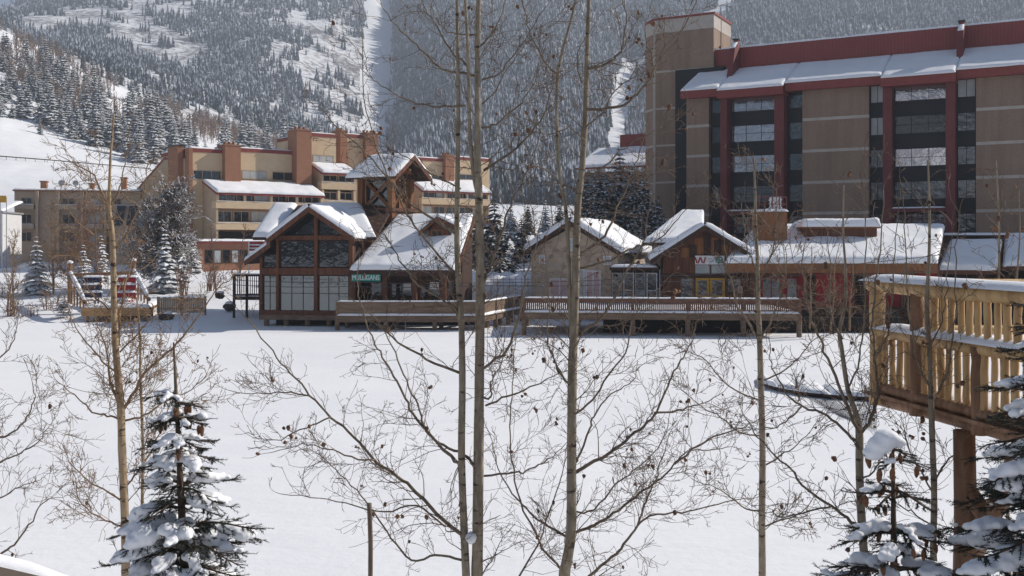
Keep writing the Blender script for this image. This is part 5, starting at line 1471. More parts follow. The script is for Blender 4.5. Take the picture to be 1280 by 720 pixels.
# end railing running away to the right, seen between the balusters
log_(Lg.w(-.02, .1, ztop - .075), Lg.w(-.02, 3.2, ztop - .075), .06, 'top_rail'); log_(Lg.w(-.02, .1, zmid - .05), Lg.w(-.02, 3.2, zmid - .05), .048, 'middle_rail')
m = MB(); m.prism([Lg.w(-.1, -.08, zfl - .035), Lg.w(UE, -.08, zfl - .035), Lg.w(UE, 3.2, zfl - .035), Lg.w(-.1, 3.2, zfl - .035)], [Lg.w(-.1, -.08, zfl - .005), Lg.w(UE, -.08, zfl - .005), Lg.w(UE, 3.2, zfl - .005), Lg.w(-.1, 3.2, zfl - .005)]); m.build('boards', M['log_brown'], Dk)
log_(Lg.w(-.15, .06, zfl - .075), Lg.w(UE, .06, zfl - .075), .064, 'beam', 'log_brown', 14)
zbk = float(bank_z(3.9, 7.9))
up_ = 1.12
log_(Lg.w(up_, .1, .2), Lg.w(up_, .1, zfl - .16), .088, 'support_post', 'log_brown', 14)
log_(Lg.w(up_ + .02, .16, zfl - 1.15), Lg.w(up_ + .62, .16, zfl - .14), .075, 'brace', 'log_brown', 12)
log_(Lg.w(up_ - .01, .12, zfl - .62), Lg.w(up_ + .85, .12, zfl - 1.2), .07, 'brace', 'log_brown', 12)
log_(Lg.w(3.2, .1, .2), Lg.w(3.2, .1, zfl - .16), .088, 'support_post', 'log_brown', 14)
snow_slab(Lg.w(-.17, -.085, ztop - .035), Lg.w(UE, -.085, ztop - .035), Lg.w(UE, .085, ztop - .035), Lg.w(-.17, .085, ztop - .035), .075, Dk, np.random.default_rng(1), name='rail_snow', n=60, over=.012)
snow_slab(Lg.w(.0, -.065, zmid - .018), Lg.w(UE, -.065, zmid - .018), Lg.w(UE, .065, zmid - .018), Lg.w(.0, .065, zmid - .018), .075, Dk, np.random.default_rng(2), name='rail_snow', n=70, over=.012)
snow_slab(Lg.w(.0, .05, zfl), Lg.w(UE, .05, zfl), Lg.w(UE, 3.1, zfl), Lg.w(.0, 3.1, zfl), .09, Dk, np.random.default_rng(3), name='deck_snow', over=.02)

# snow ledge in the bottom left corner
m = MB(); rg = np.random.default_rng(4)
A, B, C, D = P(-420, 612, 2.6), P(125, 738, 2.6), P(118, 736, 3.3), P(-420, 604, 3.3)
o = snow_slab(A, B, C, D, .025, None, rg, name='snow_ledge', n=50)
k_ = MB(); k_.prism([A - [0, 0, .25], B - [0, 0, .25], C - [0, 0, .25], D - [0, 0, .25]][::-1], [A + [0, .02, 0], B + [0, .02, 0], C + [0, .0, 0], D][::-1])
k_.build('ledge_board', M['grey_fence'], o)
tag(o, 'smooth snow covered ledge in the bottom left corner', 'ledge')

# ================================================================ leafless trees
UP = np.array([0, 0, 1.0])
def unit(v): return v / (np.linalg.norm(v) + 1e-9)
def un(a): return a / (np.linalg.norm(a, axis=-1, keepdims=True) + 1e-9)
def grow_all(Pn, Dn, L, r, levels, rng, up, wig, dens, rmin, ang=(.5, 1.05), steps=(8, 6, 5, 4), lr=(.24, .56), cr=.55):
    """grow every twig of a level at once, then its side twigs; returns (points, radii) per level"""
    res = []
    Pn, Dn = np.asarray(Pn, float), un(np.asarray(Dn, float)); L = np.asarray(L, float); r = np.asarray(r, float)
    for lv in range(levels + 1):
        n = steps[min(lv, len(steps) - 1)]; N = len(Pn)
        if N == 0: break
        pts = np.zeros((N, n + 1, 3)); pts[:, 0] = Pn; d = Dn.copy(); rad = np.maximum(rmin, r[:, None] * (1 - .74 * np.arange(n + 1) / n))
        bend = rng.normal(0, wig * .55, (N, 3))
        for i in range(n):
            d = un(d + bend + rng.normal(0, wig, (N, 3)) + UP * up); pts[:, i + 1] = pts[:, i] + d * (L / n)[:, None]
        res.append((pts, rad))
        if lv == levels: break
        dn_l = dens[min(lv, len(dens) - 1)]
        k = rng.poisson(L * dn_l); ix = np.repeat(np.arange(N), k); M_ = len(ix)
        t = rng.uniform(.10, .98, M_); f = t * n; i0 = np.minimum(f.astype(int), n - 1)
        a, b = pts[ix, i0], pts[ix, i0 + 1]; q = a + (b - a) * (f - i0)[:, None]; ax = un(b - a)
        sd_ = un(np.cross(ax, rng.normal(0, 1, (M_, 3)))); an = rng.uniform(ang[0], ang[1], M_)[:, None]
        Pn = q; Dn = ax * np.cos(an) + sd_ * np.sin(an); rr_ = rad[ix, i0]; r = np.maximum(rmin, rr_ * cr)
        L = L[ix] * rng.uniform(lr[0], lr[1], M_) * (1.12 - .5 * t)
    return res
def twig_mesh(name, res, mat, parent, sides=3):
    Vs, Fs, k = [], [], 0
    cs = np.cos(np.arange(sides) * 2 * math.pi / sides); sn = np.sin(np.arange(sides) * 2 * math.pi / sides)
    for pts, rad in res:
        N, m, _ = pts.shape
        T = un(np.gradient(pts, axis=1)); ref = np.where(np.abs(T[:, :1, 2:3]) < .8, np.array([0, 0, 1.0]), np.array([1.0, 0, 0]))
        a = un(np.cross(T, np.broadcast_to(ref, T.shape))); b = np.cross(T, a)
        ring = pts[:, :, None, :] + rad[:, :, None, None] * (cs[:, None] * a[:, :, None, :] + sn[:, None] * b[:, :, None, :])
        Vs.append(ring.reshape(-1, 3))
        base = (np.arange(N)[:, None] * m + np.arange(m - 1)[None, :]).ravel() * sides
        for j in range(sides):
            j2 = (j + 1) % sides; Fs.append(np.stack([base + j, base + j2, base + sides + j2, base + sides + j], -1) + k)
        k += N * m * sides
    return fast_mesh(name, np.concatenate(Vs), np.concatenate(Fs), mat, parent)

def smooth_line(pts, sub=5):
    """Catmull-Rom through the traced points"""
    pts = np.asarray(pts, float); Q = np.vstack([2 * pts[0] - pts[1], pts, 2 * pts[-1] - pts[-2]]); out = []
    for i in range(1, len(Q) - 2):
        for t in np.linspace(0, 1, sub, endpoint=False):
            a, b, c, d = Q[i - 1], Q[i], Q[i + 1], Q[i + 2]
            out.append(.5 * (2 * b + (c - a) * t + (2 * a - 5 * b + 4 * c - d) * t * t + (3 * b - a - 3 * c + d) * t ** 3))
    out.append(Q[-2]); return np.array(out)

def aspen(name, label, Y, trunks, limbs, seed, bark, twig, dens=2.6, tw_len=(.25, .8), trunk_len=(.4, 1.1), trunk_dens=4.0, group=None, leafs_n=1.0, up=.05, depth=.55, rmin=.0022, thin=.86):
    rng = np.random.default_rng(seed)
    base = P(*trunks[0][0][:2], Y); zb = float(bank_z(base[0], Y))
    t = thing(name, label, 'tree', (base[0], Y, zb), group)
    tm = MB(); Pn, Dn, Ls, rs = [], [], [], []
    zmin = CZ + (HY - 745) / FPX * Y
    first = True
    for tr in trunks:
        px = np.array(tr, float)
        pts = np.array([P(x, y, Y) for x, y, w in px]); rad = px[:, 2] / 2 / FPX * Y * thin
        if first:
            pts = np.vstack([[pts[0] + np.array([0, 0, zb - .35 - pts[0][2]])], pts]); rad = np.concatenate([[rad[0] * 1.25], rad]); first = False
        off = np.cumsum(rng.normal(0, .03, len(pts))); pts[:, 1] += off - off[0]
        s = smooth_line(pts, 5); rr = np.interp(np.linspace(0, 1, len(s)), np.linspace(0, 1, len(rad)), rad)
        rr = rr * (1 + rng.normal(0, .02, len(rr)))
        tm.tube(s, rr, 12)
        L = np.linalg.norm(np.diff(s, axis=0), axis=1).sum()
        for _ in range(rng.poisson(L * trunk_dens)):
            i = rng.integers(2, len(s) - 1); ax = unit(s[i] - s[i - 1])
            if s[i][2] < zmin: continue
            a = rng.uniform(.5, 1.05); ph = rng.uniform(0, 6.28); sd_ = unit(np.cross(ax, [math.cos(ph), math.sin(ph), .1])); f = i / len(s)
            Pn.append(s[i]); Dn.append(ax * math.cos(a) + sd_ * math.sin(a)); Ls.append(rng.uniform(*trunk_len) * (1.15 - .5 * f)); rs.append(max(rmin, rr[i] * .15))
    for lb in limbs:
        w0 = lb[0] * thin * .86; px = np.array(lb[1:], float)
        lat = np.concatenate([[0], np.cumsum(np.hypot(np.diff(px[:, 0]), np.diff(px[:, 1])))]) / FPX * Y
        sgn_ = rng.choice([-1, 1]) * rng.uniform(.2, depth)
        pts = np.array([P(x, y, Y + sgn_ * l) for (x, y), l in zip(px, lat)])
        s = smooth_line(pts, 4); s[2:] += rng.normal(0, .007, s[2:].shape)
        rr = np.maximum(np.linspace(w0 / 2, max(.42, w0 * .12), len(s)) / FPX * Y, rmin)
        tm.tube(s, rr, 7, m=1)
        L = np.linalg.norm(np.diff(s, axis=0), axis=1).sum()
        for _ in range(rng.poisson(L * dens * 2.7)):
            i = rng.integers(1, len(s) - 1); ax = unit(s[i] - s[i - 1]); a = rng.uniform(.45, 1.1)
            sd_ = unit(np.cross(ax, rng.normal(0, 1, 3))); f = i / len(s)
            Pn.append(s[i]); Dn.append(ax * math.cos(a) + sd_ * math.sin(a)); Ls.append(rng.uniform(*tw_len) * (1.2 - .5 * f)); rs.append(max(rmin, rr[i] * .36))
        Pn.append(s[-1]); Dn.append(s[-1] - s[-2]); Ls.append(.3); rs.append(rr[-1])
    tm.build('trunk', [bark, M['bark_limb'] if bark is M['bark'] else twig], t, True)
    res = grow_all(Pn, Dn, Ls, rs, 2, rng, up, .16, (dens * 2.6, dens * 4.0), rmin)
    twig_mesh('crown', res, twig, t)
    if leafs_n:
        lf = MB()
        tips = np.concatenate([q[0][:, -1] for q in res[:2]]); tips = tips[rng.random(len(tips)) < (.045 * leafs_n)]
        for p in tips[:95]:
            q = rng.uniform(.011, .022); lf.blob(np.array(p) + rng.normal(0, .008, 3), (q, q, q * rng.uniform(.8, 1.4)), rng, n1=5, n2=7, jit=.3)
            if rng.random() < .4: lf.blob(np.array(p) + rng.normal(0, .022, 3), (q * .8,) * 3, rng, n1=5, n2=7, jit=.3)
        if lf.v: tag(lf.build('dry_leaves', M['dry_leaf'], t, True), kind='stuff')
    return t
M['bark_limb'] = m_bark('grey_brown_limb', (.12, .09, .066), (.19, .15, .11), (.28, .23, .17), knots=False)

# ---- twin-stemmed aspen in the middle
t2 = [
 [(596, 728, 17), (597, 680, 16), (598, 568, 15), (599, 480, 14), (600, 400, 13.5), (600, 310, 12.5), (598, 225, 11), (597, 200, 10), (597, 133, 9), (597, 67, 8), (598, 5, 7), (599, -40, 6)],
 [(583, 728, 12), (580, 662, 11), (577, 568, 10.5), (578, 480, 10), (577, 408, 9), (573, 350, 8.5), (571, 300, 8), (572, 220, 7), (573, 130, 6), (572, 60, 5), (571, -20, 4)],
 [(598, 245, 7), (592, 217, 6), (587, 160, 5.5), (586, 83, 5), (582, 0, 4), (580, -40, 3)]]
l2 = [
 [7, (577, 668), (553, 650), (520, 615), (497, 597), (468, 575), (442, 546), (414, 521), (388, 495), (363, 467), (341, 438), (314, 405), (298, 388)],
 [6, (578, 580), (569, 577), (540, 546), (516, 517), (504, 492), (489, 463), (475, 441), (464, 420), (453, 387), (446, 352), (449, 322)],
 [5.5, (592, 582), (580, 568), (554, 557), (533, 539), (525, 514), (511, 485), (497, 449), (482, 416), (460, 391), (437, 372)],
 [5, (577, 467), (533, 449), (497, 427), (475, 409), (452, 392)],
 [5, (575, 402), (566, 384), (537, 365), (520, 353), (503, 330), (491, 309), (478, 290)],
 [4.5, (573, 348), (567, 340), (532, 300), (515, 277), (502, 255), (490, 230), (477, 202), (465, 165), (453, 110), (453, 57), (450, 10)],
 [5.5, (573, 300), (567, 292), (545, 277), (515, 255), (487, 225), (457, 192), (425, 162), (403, 138), (384, 126)],
 [5, (595, 95), (575, 92), (553, 86), (533, 70), (517, 53), (500, 38), (480, 12), (470, -10)],
 [4.5, (585, 83), (567, 67), (550, 40), (536, 18), (523, -10)],
 [3.5, (597, 44), (580, 43), (560, 41), (548, 30), (540, 8)],
 [4, (582, 132), (547, 133), (520, 130), (500, 121), (477, 107), (460, 93)],
 [3.2, (576, 236), (545, 220), (520, 206), (497, 190), (470, 182)],
 [3.5, (600, 58), (615, 43), (628, 17), (634, -12)],
 [3, (603, 100), (627, 88), (655, 50), (672, 24), (690, 0)],
 [4.5, (602, 160), (620, 155), (647, 133), (663, 113), (674, 92)],
 [5, (605, 213), (640, 190), (663, 167), (680, 143), (690, 110), (694, 86)],
 [3, (603, 130), (620, 113), (632, 88), (650, 66)],
 [6, (604, 352), (609, 343), (619, 314), (630, 281), (641, 249), (655, 224), (668, 196), (676, 160)],
 [5, (605, 460), (634, 437), (648, 397), (655, 364), (659, 339), (670, 303), (680, 262)],
 [4, (607, 507), (634, 496), (663, 485), (684, 474), (712, 462)],
 [4, (605, 595), (641, 592), (663, 586), (684, 575), (706, 556)],
 [4, (603, 497), (612, 497), (615, 490), (612, 480), (620, 468), (627, 452), (631, 420)],
 [4.5, (577, 700), (545, 694), (515, 700), (490, 672), (468, 642), (446, 612), (420, 588), (396, 566), (372, 560)],
 [3.5, (556, 658), (520, 632), (480, 640), (440, 632), (400, 622), (352, 618)],
 [3.5, (468, 575), (440, 572), (408, 560), (378, 556), (342, 564)],
 [3, (388, 495), (356, 490), (322, 492), (286, 488)],
 [3, (414, 521), (382, 534), (352, 548), (320, 548)]]
aspen('aspen', 'twin stemmed grey aspen standing in the middle of the view', 10.0, t2, l2, 21, M['bark'], M['twig'], dens=3.0, tw_len=(.25, .75), trunk_dens=2.6, trunk_len=(.35, .9))
# snow lodged in its fork
q = P(589, 672, 9.95); m = MB(); m.blob(q, (.055, .06, .06), np.random.default_rng(1)); 
tag(m.build('snow_tuft', M['bough_snow'], None, True), 'small lump of snow lodged in the low fork of the twin stemmed aspen', 'snow')

# ---- single aspen right of it
t3 = [
 [(705, 728, 17), (708, 700, 15.5), (713, 662, 14.5), (714, 597, 14), (714, 532, 13.5), (715, 460, 13), (717, 420, 12), (719, 364, 11), (720, 310, 10.5), (722, 256, 10), (727, 213, 9), (732, 150, 8), (734, 83, 7), (737, 0, 6), (738, -40, 5)],
 [(715, 430, 6.5), (712, 372, 6.5), (710, 310, 6), (706, 256, 5.5), (699, 220, 5), (697, 187, 5), (695, 133, 4.5), (697, 93, 4.5), (704, 60, 4), (713, 28, 3.5), (722, -10, 3)]]
l3 = [
 [5, (712, 672), (706, 669), (684, 657), (663, 640), (645, 622), (627, 597), (619, 572), (609, 532)],
 [5, (704, 712), (699, 709), (681, 691), (670, 666), (655, 637), (641, 586), (637, 532), (641, 482), (644, 430), (642, 388)],
 [3.5, (648, 722), (670, 684), (684, 648), (699, 604), (706, 579), (712, 552)],
 [4.5, (715, 486), (710, 478), (695, 460), (702, 469), (690, 444), (684, 419), (686, 390), (684, 350), (681, 310)],
 [6.5, (717, 592), (742, 577), (764, 566), (783, 550), (805, 532), (820, 515), (834, 484), (846, 460), (857, 442), (866, 424), (872, 398)],
 [4, (818, 516), (845, 514), (862, 508), (880, 503), (905, 490)],
 [6, (716, 668), (720, 665), (750, 653), (773, 637), (800, 617), (820, 602), (843, 580), (860, 565), (887, 563), (915, 558)],
 [4, (843, 580), (873, 557), (900, 543), (930, 533), (955, 520)],
 [6, (725, 738), (737, 720), (757, 703), (780, 680), (797, 657), (813, 645), (853, 640), (887, 632), (927, 623)],
 [4, (797, 657), (807, 627), (820, 600), (827, 572), (838, 540)],
 [4.5, (718, 578), (722, 573), (737, 537), (743, 520), (763, 493), (787, 480), (800, 460)],
 [6, (719, 420), (742, 404), (757, 390), (770, 368), (780, 345), (795, 320), (806, 296), (812, 262)],
 [5.5, (722, 318), (742, 307), (760, 289), (771, 260), (780, 242), (790, 220), (800, 192), (806, 160)],
 [5, (721, 336), (740, 332), (763, 325), (792, 310), (817, 302), (842, 280), (862, 258)],
 [5.5, (735, 86), (757, 80), (773, 67), (780, 50), (783, 20), (777, -10)],
 [5.5, (733, 137), (767, 135), (790, 123), (813, 97), (823, 77), (840, 57), (857, 30), (873, -5)],
 [3, (697, 93), (683, 80), (663, 43), (657, 20), (650, -10)],
 [3, (727, 104), (722, 84), (724, 62), (734, 42)],
 [3, (731, 160), (752, 140), (770, 112), (792, 96)],
 [3.5, (727, 222), (748, 214), (776, 188), (802, 172), (830, 158)],
 [3.5, (725, 240), (700, 228), (680, 212), (655, 205), (634, 180)],
 [3, (731, 176), (712, 160), (686, 168), (660, 150)],
 [3.5, (817, 97), (815, 70), (806, 44), (812, 10)],
 [4, (716, 520), (740, 500), (760, 470), (782, 440), (790, 404), (806, 376), (836, 350)],
 [3.5, (714, 640), (742, 636), (770, 606), (790, 590), (822, 560), (838, 522)]]
aspen('aspen', 'tall single aspen with long rising limbs, right of the twin stemmed one', 10.4, t3, l3, 22, M['bark'], M['twig'], dens=3.0, tw_len=(.25, .8), trunk_dens=2.6, trunk_len=(.35, .9))

# ---- golden aspen on the left
t1 = [[(157, 728, 15), (156, 650, 13.5), (155, 560, 13), (153, 511, 12.5), (151, 460, 11.5), (147, 420, 10.5), (145, 373, 10), (143, 310, 9), (140, 283, 8), (137, 260, 7), (138, 227, 5), (140, 190, 4), (142, 143, 2.5)],
      [(174, 740, 6.5), (175, 632, 5.5), (177, 551, 5), (174, 470, 4.5), (172, 420, 3.5), (168, 372, 2.5)]]
l1 = [
 [5, (142, 306), (127, 300), (110, 290), (98, 277), (84, 262)],
 [5, (144, 312), (157, 297), (163, 283), (173, 260), (181, 235), (184, 210)],
 [5, (137, 262), (128, 243), (117, 220), (97, 207), (78, 196)],
 [4, (139, 256), (147, 243), (152, 225), (158, 198), (163, 176)],
 [5.5, (148, 432), (150, 400), (157, 355), (167, 317), (176, 300)],
 [6.5, (154, 511), (144, 492), (137, 474), (135, 446), (128, 420), (118, 398)],
 [6.5, (155, 511), (168, 490), (181, 466), (198, 450), (213, 438), (230, 420), (253, 387), (268, 365), (292, 346)],
 [4.5, (152, 526), (140, 520), (120, 517), (104, 504), (88, 490), (68, 474)],
 [4.5, (155, 526), (180, 520), (205, 502), (232, 492), (258, 470)],
 [4, (155, 628), (135, 615), (110, 600), (90, 582), (80, 560)],
 [4, (156, 610), (172, 590), (188, 566), (200, 540), (214, 500), (222, 470)],
 [4, (151, 470), (128, 452), (108, 428), (92, 404), (84, 380)],
 [4, (156, 660), (132, 650), (112, 640), (98, 622), (92, 590)],
 [3.5, (150, 440), (172, 416), (190, 398), (214, 386), (240, 380)],
 [3.5, (146, 392), (126, 378), (108, 356), (100, 330)],
 [3.5, (145, 366), (160, 346), (186, 330), (204, 306)]]
aspen('aspen', 'golden barked aspen on the left, behind the left snowy spruce', 13.0, t1, l1, 23, M['bark_gold'], M['twig_gold'], thin=.74, dens=3.0, tw_len=(.3, .9), trunk_dens=3.4, trunk_len=(.4, 1.1), leafs_n=.25, rmin=.003)
# ---- slim pale aspen right of centre
t5 = [[(953, 728, 11), (952, 650, 10), (951, 560, 9.5), (949, 480, 9), (948, 420, 8), (947, 380, 7), (946, 330, 5.5), (945, 280, 4.5), (946, 240, 3.5), (944, 196, 2.2)]]
l5 = [
 [4.5, (948, 425), (936, 402), (922, 384), (915, 360), (910, 334), (906, 300)],
 [4, (948, 432), (962, 405), (972, 380), (980, 352), (984, 318)],
 [3.2, (946, 356), (958, 332), (968, 300), (970, 262), (972, 230)],
 [3.2, (946, 340), (936, 316), (930, 286), (926, 254)],
 [3.2, (949, 478), (975, 466), (995, 452), (1012, 430), (1030, 418)],
 [3.2, (950, 500), (925, 492), (900, 472), (882, 450), (864, 442)],
 [3.2, (951, 545), (925, 540), (902, 522), (880, 510), (852, 488)],
 [3.2, (951, 585), (975, 570), (996, 556), (1018, 532)],
 [3.2, (952, 640), (926, 632), (900, 612), (874, 602)],
 [3.2, (952, 660), (976, 650), (1002, 640), (1022, 616)]]
aspen('aspen', 'slim pale aspen standing alone before the right end of the boardwalk', 12.0, t5, l5, 25, M['bark'], M['twig'], dens=3.2, tw_len=(.3, .8), trunk_dens=3.6, trunk_len=(.35, .9), leafs_n=.6, rmin=.0028)
# ---- many-limbed aspen before the log deck
t6 = [[(1079, 740, 12), (1077, 690, 12), (1076, 640, 12), (1076, 590, 11.5), (1075, 540, 11), (1070, 515, 8), (1060, 486, 7), (1055, 440, 6.5), (1053, 415, 6), (1060, 380, 5), (1062, 340, 4), (1061, 290, 3), (1062, 230, 2)]]
l6 = [
 [6.5, (1074, 540), (1062, 515), (1047, 478), (1034, 446), (1021, 418), (1012, 388), (1006, 350), (1004, 310)],
 [7, (1077, 540), (1088, 524), (1095, 500), (1097, 480), (1093, 440), (1091, 400), (1095, 350), (1101, 300), (1104, 240)],
 [6, (1074, 562), (1066, 548), (1040, 523), (1003, 507), (980, 487), (966, 460), (962, 432)],
 [6, (1075, 656), (1063, 652), (1040, 633), (1007, 610), (990, 587), (970, 570), (948, 546), (930, 520)],
 [4.5, (1053, 424), (1040, 400), (1036, 370), (1038, 330), (1034, 290)],
 [4, (1093, 450), (1108, 420), (1114, 384), (1118, 330), (1122, 262)],
 [3.5, (1076, 600), (1096, 584), (1112, 560), (1124, 540)],
 [3.5, (1040, 633), (1012, 640), (982, 646), (950, 640)],
 [3.5, (1003, 507), (990, 520), (970, 534), (944, 536)],
 [3.5, (1060, 486), (1072, 460), (1078, 424), (1082, 380), (1080, 320), (1084, 260), (1080, 210)]]
aspen('aspen', 'low forking aspen with wide limbs, in front of the corner of the log deck', 8.2, t6, l6, 26, M['bark'], M['twig'], dens=3.2, tw_len=(.2, .6), trunk_dens=3.0, trunk_len=(.25, .7), rmin=.002, leafs_n=.8)
t7 = [[(1171, 740, 10), (1170, 690, 9.5), (1169, 620, 9), (1168, 540, 8.5), (1166, 480, 7.5), (1164, 430, 7), (1163, 380, 6), (1165, 320, 4.5), (1163, 260, 3.5), (1160, 200, 2)]]
l7 = [
 [4, (1166, 490), (1150, 460), (1140, 420), (1134, 370), (1132, 300), (1128, 240)],
 [4, (1167, 500), (1182, 470), (1190, 430), (1193, 380), (1196, 310), (1200, 260)],
 [3.5, (1169, 620), (1150, 590), (1136, 560), (1130, 530)],
 [3.5, (1169, 600), (1186, 572), (1202, 556), (1214, 540)],
 [3, (1164, 430), (1178, 400), (1184, 360), (1188, 300)],
 [3, (1170, 660), (1140, 640), (1120, 628), (1102, 600)]]
aspen('aspen', 'thin straight aspen before the balusters of the log deck', 8.0, t7, l7, 27, M['bark'], M['twig'], dens=3.0, tw_len=(.2, .55), trunk_dens=3.0, trunk_len=(.25, .6), rmin=.002, leafs_n=.9)
# ---- tall shoots at the right edge
t8 = [[(1262, 740, 6), (1258, 600, 5), (1252, 480, 4.5), (1248, 380, 3.5), (1250, 280, 2.5), (1246, 200, 1.8)], [(1260, 640, 4), (1272, 520, 3.5), (1270, 400, 3), (1274, 300, 2), (1272, 236, 1.6)]]
aspen('sapling', 'slender sapling of two shoots at the right edge, rising past the snowy rail', 9.6, t8, [], 28, M['bark'], M['twig'], dens=3.0, trunk_dens=3.0, trunk_len=(.25, .6), rmin=.0022, leafs_n=.9)
# ---- branches reaching in at the left edge
t0 = [[(-70, 740, 14), (-66, 600, 13), (-62, 480, 12), (-64, 380, 10), (-60, 280, 8)]]
l0 = [
 [5.5, (-66, 720), (-30, 706), (4, 690), (22, 676), (40, 650), (52, 630), (68, 622)],
 [5, (-64, 560), (-30, 556), (0, 548), (16, 540), (34, 522), (42, 500), (40, 480)],
 [4.5, (-66, 620), (-30, 600), (0, 578), (26, 566), (48, 552), (62, 530)],
 [4.5, (-62, 480), (-34, 470), (-4, 452), (14, 430), (22, 404)],
 [4, (-66, 660), (-28, 640), (6, 620), (30, 606), (50, 600)]]
aspen('aspen', 'aspen just outside the left edge whose bare branches reach into view', 10.5, t0, l0, 29, M['bark'], M['twig'], dens=3.4, tw_len=(.3, .8), trunk_dens=1.5, leafs_n=.2)
# ---- dead stake
b_ = P(463, 728, 8.6); tp = P(461.5, 629, 8.6)
m = MB(); m.tube(smooth_line([(b_[0], 8.6, float(bank_z(b_[0], 8.6)) - .3), b_, (b_ + tp) / 2 + [.006, 0, 0], tp], 4), .021, 9)
tag(m.build('dead_stake', M['twig'], None, True), 'bare broken stem standing upright left of the twin stemmed aspen', 'stake')

# ================================================================ trees and shrubs on the far shore
def far_bare(name, label, px, py, Y, h, seed, bark, twig, spread=.5, dens=2.2, lvl=2, nst=1, group=None, cat='tree', rmin=.011, up=.08, nb=5.0):
    rng = np.random.default_rng(seed); b = P(px, py, Y); t = thing(name, label, cat, b, group); tm = MB(); Pn, Dn, Ls, rs = [], [], [], []
    for s_ in range(nst):
        ln = rng.normal(0, .10 if nst > 1 else .03, 2); n = 9; p = b + np.array([rng.normal(0, .25) * (nst > 1), rng.normal(0, .25) * (nst > 1), -.3]); pts = [p]; r0 = .009 * h + .02; rad = [r0]
        d = unit(np.array([ln[0], ln[1], 1.0])); hs = h * (rng.uniform(.7, 1.1) if nst > 1 else 1)
        for i in range(n):
            d = unit(d + rng.normal(0, .05, 3) + UP * .05); p = p + d * (hs + .3) / n; pts.append(p); rad.append(r0 * (1 - .85 * (i + 1) / n) + .006)
        tm.tube(pts, rad, 7); pts = np.array(pts)
        for _ in range(int(h * nb / math.sqrt(nst))):
            f = rng.uniform(.12, .98) * n; i = min(int(f), n - 1); q = pts[i] + (pts[i + 1] - pts[i]) * (f - i)
            a = rng.uniform(.4, 1.0); ph = rng.uniform(0, 6.28)
            Pn.append(q); Dn.append([math.cos(ph) * math.sin(a), math.sin(ph) * math.sin(a), math.cos(a)]); Ls.append(h * rng.uniform(.14, .32) * spread * 2 * (1.2 - .75 * f / n)); rs.append(max(rmin, rad[i] * .4))
    tm.build('trunk', bark, t, True)
    twig_mesh('crown', grow_all(Pn, Dn, Ls, rs, lvl, rng, up, .14, (dens, dens * 2.2, dens * 3), rmin), twig, t)
    return t
TG, TW, TR = M['twig_gold'], M['twig'], M['twig_red']
fb_ = [
 (66, 378, 92, 9.5, TG, TG, 'tall leafless aspen before the left half of the low brown condo'),
 (84, 372, 100, 10.5, TG, TR, 'leafless aspen with reddish crown before the middle of the low brown condo'),
 (104, 360, 104, 9.5, TG, TR, 'leafless aspen before the sunroom of the low brown condo'),
 (124, 362, 100, 8.5, TG, TR, 'shorter leafless aspen between the low condo and the dusted cottonwood'),
 (18, 410, 80, 7.5, TG, TG, 'pale leafless aspen at the left edge, inside the brown thicket'),
 (8, 402, 82, 6.5, TG, TG, 'smaller leafless aspen at the extreme left edge'),
 (270, 372, 90, 6.5, TW, TR, 'leafless shrubby tree before the brown base of the beige condo'),
 (300, 366, 92, 6.0, TW, TR, 'leafless shrubby tree close to the left eave of the timber hall'),
 (334, 352, 96, 5, TW, TW, 'thin leafless tree hidden behind the timber hall gable'),
 (672, 330, 100, 6.5, TG, TG, 'leafless tree left behind the stone cabin'),
 (692, 326, 104, 7.0, TG, TG, 'leafless tree directly behind the stone cabin ridge'),
 (655, 336, 98, 5.5, TG, TG, 'low leafless tree beside the snow heap'),
 (1012, 405, 66, 5.2, TG, TG, 'leafless sapling growing at the right end of the boardwalk'),
 (1038, 412, 64, 5.6, TG, TG, 'leafless sapling before the red panels of the shop row'),
 (1062, 408, 66, 5.0, TG, TG, 'leafless sapling before the slatted screen, next to the log deck corner'),
]
for i, (px, py, Y, h, bk, tw_, lab) in enumerate(fb_): far_bare('bare_tree', lab, px, py, Y, h, 200 + i, bk, tw_, rmin=.015 if Y > 75 else .009)
for i, (px, py, Y, h, n, lab) in enumerate((
 (14, 414, 80, 2.6, 14, 'brown leafless thicket on the snow at the left edge'),
 (40, 411, 80, 2.0, 12, 'low reddish leafless shrub between the left edge and the dock'),
 (62, 402, 83, 2.2, 9, 'small leafless shrub right beside the large snowy spruce on the left'),
 (228, 366, 90, 2.6, 12, 'snow catching leafless shrub behind the grey board fence'),
 (262, 360, 92, 2.6, 12, 'leafless shrub on the bank right of the grey board fence'))):
    far_bare('shrub', lab, px, py, Y, h, 300 + i, TR, TR, .9, 2.6, 2, n, cat='shrub', rmin=.012)
